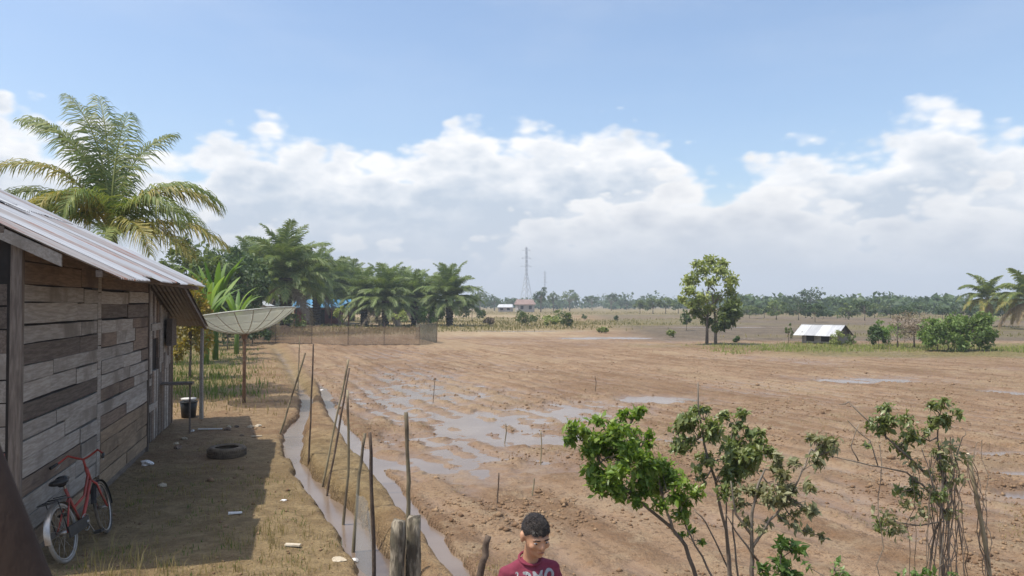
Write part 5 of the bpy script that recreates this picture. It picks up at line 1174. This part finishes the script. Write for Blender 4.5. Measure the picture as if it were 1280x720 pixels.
def body(mb):
    R3 = HM.to_3x3().to_4x4()
    mb.ball(hp(0, .012, .115), (.070, .086, .082), 24, 16, R3)         # skull
    mb.ball(hp(0, -.022, .075), (.060, .062, .075), 20, 14, R3)        # face
    mb.ball(hp(0, -.042, .020), (.040, .036, .030), 16, 10, R3)        # jaw
    mb.ball(hp(0, -.072, .010), (.017, .014, .013), 12, 8, R3)         # chin
    caps(mb, [hp(0, -.080, .094), hp(0, -.094, .064)], [.0085, .0135]) # nose
    mb.ball(hp(.013, -.086, .062), .009, 10, 7); mb.ball(hp(-.013, -.086, .062), .009, 10, 7)
    caps(mb, [hp(-.040, -.072, .105), hp(0, -.080, .108), hp(.040, -.072, .105)], [.009, .009, .009])   # brow
    for s_ in (-1, 1):
        mb.ball(hp(.042 * s_, -.058, .062), (.018, .018, .018), 12, 8, R3)     # cheek
        mb.ball(hp(.071 * s_, .016, .078), (.011, .020, .031), 14, 10, R3 @ Matrix.Rotation(R(24 * s_), 4, 'Z'))   # ear
        mb.ball(hp(.078 * s_, .026, .090), (.006, .014, .020), 12, 8, R3 @ Matrix.Rotation(R(34 * s_), 4, 'Z'))
    caps(mb, [hp(-.020, -.081, .036), hp(0, -.087, .036), hp(.020, -.081, .036)], [.0055, .007, .0055])   # lips
    caps(mb, [(0, .015, 1.16), (0.002, .0, 1.24), hp(0, .01, .06)], [.050, .043, .045])
    caps(mb, [(-.10, .01, 1.15), (0, .015, 1.175), (.10, .01, 1.15)], [.042, .052, .042])
    for z, rx, ry in ((1.10, .125, .075), (1.02, .120, .078), (.94, .108, .072), (.86, .105, .072), (.79, .115, .08)): mb.ball((0, .008, z), (rx, ry, .075), 20, 10)
    for s_ in (-1, 1):
        caps(mb, [(.132 * s_, .012, 1.135), (.175 * s_, .02, .90), (.178 * s_, -.03, .70)], [.040, .031, .021])
        caps(mb, [(.178 * s_, -.03, .70), (.178 * s_, -.045, .655), (.176 * s_, -.055, .625)], [.021, .025, .022])
        for k, (dy, L) in enumerate(((-.028, .050), (-.010, .060), (.008, .056), (.024, .044))):
            caps(mb, [(.176 * s_, -.055 + dy, .625), (.172 * s_, -.062 + dy, .625 - L * .5), (.162 * s_, -.066 + dy, .625 - L)], [.0085, .008, .007], 8)
        caps(mb, [(.172 * s_, -.07, .665), (.160 * s_, -.092, .635), (.155 * s_, -.098, .612)], [.010, .009, .007], 8)
        caps(mb, [(.062 * s_, .008, .76), (.072 * s_, -.005, .42), (.074 * s_, .02, .09)], [.075, .047, .030])
        caps(mb, [(.074 * s_, .025, .055), (.078 * s_, -.03, .035), (.084 * s_, -.10, .022)], [.034, .032, .022])
fuse('body', body, SKIN, boy, .0068, 4)
def shirt(mb):
    for z, rx, ry in ((1.125, .132, .082), (1.05, .136, .092), (.97, .132, .092), (.89, .130, .092), (.81, .134, .095), (.745, .138, .098)): mb.ball((0, .008, z), (rx, ry, .080), 24, 10)
    caps(mb, [(-.118, .012, 1.150), (0, .016, 1.185), (.118, .012, 1.150)], [.046, .060, .046])
    for s_ in (-1, 1): caps(mb, [(.130 * s_, .012, 1.140), (.158 * s_, .016, 1.03), (.172 * s_, .02, .93)], [.053, .050, .050])
def folds(me):
    for v_ in me.vertices:
        x, y, z = v_.co; w = math.sin(x * 38 + z * 55 + 2 * math.sin(z * 21)) * .0035 + math.sin(x * 70 - z * 34 + y * 50) * .0022
        v_.co += v_.normal * w * (1 if z < 1.17 else .3)
fuse('shirt', shirt, SHIRT, boy, .009, 4, folds)
mb = MB(); mb.tube([(.062 * math.cos(a), .004 + .058 * math.sin(a), 1.222 + .020 * math.sin(a)) for a in [2 * math.pi * k / 28 for k in range(29)]], .0075, 7, False); mb.build('collar', SHIRT, boy, True)
def shorts(mb):
    mb.ball((0, .008, .74), (.128, .092, .08), 20, 10)
    for s_ in (-1, 1): caps(mb, [(.065 * s_, .008, .72), (.078 * s_, .0, .46)], [.088, .078])
fuse('shorts', shorts, SHORTS, boy, .01, 3)
# hair: cropped cap over the skull, fringe across the brow
def hair(mb):
    R3 = HM.to_3x3().to_4x4()
    mb.ball(hp(0, .014, .122), (.0725, .087, .080), 24, 14, R3)
    mb.ball(hp(0, -.024, .140), (.062, .056, .060), 20, 12, R3)
    caps(mb, [hp(-.044, -.058, .140), hp(0, -.072, .146), hp(.044, -.058, .140)], [.010, .010, .010])
    mb.ball(hp(0, .055, .09), (.060, .045, .055), 16, 10, R3)
def trim_hair(me):
    inv = HM.inverted(); bm = bmesh.new(); bm.from_mesh(me); kill = []
    for v_ in bm.verts:
        q = inv @ v_.co
        lim = .122 if q.y < -.05 else (.122 - (q.y + .05) * .5 if q.y < .0 else (.085 if q.y < .03 else .05))
        if q.z < lim - .004 * math.sin(q.x * 160): kill.append(v_)
        else: v_.co += v_.normal * random.Random(int(q.x * 4000) * 71 + int(q.y * 4000)).uniform(-.0012, .0028)
    bmesh.ops.delete(bm, geom=kill, context='VERTS'); bm.to_mesh(me); bm.free()
fuse('hair', hair, HAIR, boy, .0055, 2, trim_hair)
ho = [c for c in boy.children if c.name.startswith('hair')][0]; mb = MB(); inv_ = HM.inverted(); hv = [v_ for v_ in ho.data.vertices]
for v_ in hv[::1]:
    if rnd.random() > .45: continue
    q = inv_ @ v_.co; nrm = v_.normal; dn = (HM.to_3x3() @ Vector((0, -.5 if q.y < .02 else .3, -.9 if q.z < .16 else -.1)) + nrm * .55).normalized(); L = rnd.uniform(.006, .013); sd = nrm.cross(dn).normalized() * .0011
    p = v_.co - nrm * .0005; mb.add([p - sd, p + sd, p + dn * L + nrm * .0012], [(0, 1, 2)])
tag(mb.build('strands', STRAND, ho), kind='stuff')
for s_ in (-1, 1):
    mb = MB(); mb.ball(hp(.029 * s_, -.0715, .087), (.0115, .008, .0055), 12, 8, HM.to_3x3().to_4x4()); e_ = mb.build('eye', EYEW, boy, True)
    mb = MB(); mb.ball(hp(.029 * s_, -.0775, .0855), (.0055, .0035, .005), 10, 7, HM.to_3x3().to_4x4()); mb.build('iris', HAIR, e_, True)
    mb = MB(); mb.tube([hp(.012 * s_, -.087, .104), hp(.030 * s_, -.085, .108), hp(.047 * s_, -.072, .103)], [.003, .0038, .002], 6); mb.build('eyebrow', HAIR, boy, True)
LIP = mk('lips', (.30, .12, .09), (.33, .14, .10), 9, objvar=0, bump=0, rough=.5)
mb = MB(); mb.tube([hp(-.020, -.083, .0365), hp(0, -.0925, .037), hp(.020, -.083, .0365)], [.002, .0032, .002], 6); mb.build('mouth', LIP, boy, True)
# lettering across the chest
cu = bpy.data.curves.new('lettering', 'FONT'); cu.body = 'ARMO'; cu.size = .085; cu.extrude = .002; cu.align_x = 'CENTER'; cu.align_y = 'CENTER'; cu.offset = .003
to = bpy.data.objects.new('tmp', cu); COL.objects.link(to); dg = bpy.context.evaluated_depsgraph_get(); dg.update()
me = bpy.data.meshes.new_from_object(to.evaluated_get(dg)); bpy.data.objects.remove(to); me.materials.clear(); me.materials.append(PRINT)
sm_ = boy.children
sh_ = [c for c in boy.children if c.name.startswith('shirt')][0]
def front_y(x, z):
    h_, l_, n_, _ = sh_.ray_cast(Vector((x, -1, z)), Vector((0, 1, 0))); return l_.y if h_ else -.085
for v_ in me.vertices:
    x, z = v_.co.x, 1.135 + v_.co.y; k = v_.co.z; v_.co = (x, front_y(x, z) - .0025 - k, z)
link(bpy.data.objects.new('chest_lettering', me), boy); boy.scale = (.958, .958, .958)

# ---------------------------------------------------------------- the hazy air
mb = MB(); mb.box((-1720, -60, -1.3), (1720, 1330, 50))
m = bpy.data.materials.new('haze_air'); m.use_nodes = True; nt = m.node_tree; nt.nodes.clear()
pv_ = nt.nodes.new('ShaderNodeVolumePrincipled'); pv_.inputs['Color'].default_value = (.80, .88, .97, 1); pv_.inputs['Density'].default_value = .00075; pv_.inputs['Anisotropy'].default_value = 0.0
o_ = nt.nodes.new('ShaderNodeOutputMaterial'); nt.links.new(pv_.outputs[0], o_.inputs['Volume'])
hz = mb.build('haze', m); tag(hz, 'pale bluish air haze over the fields', 'haze', None, 'stuff')
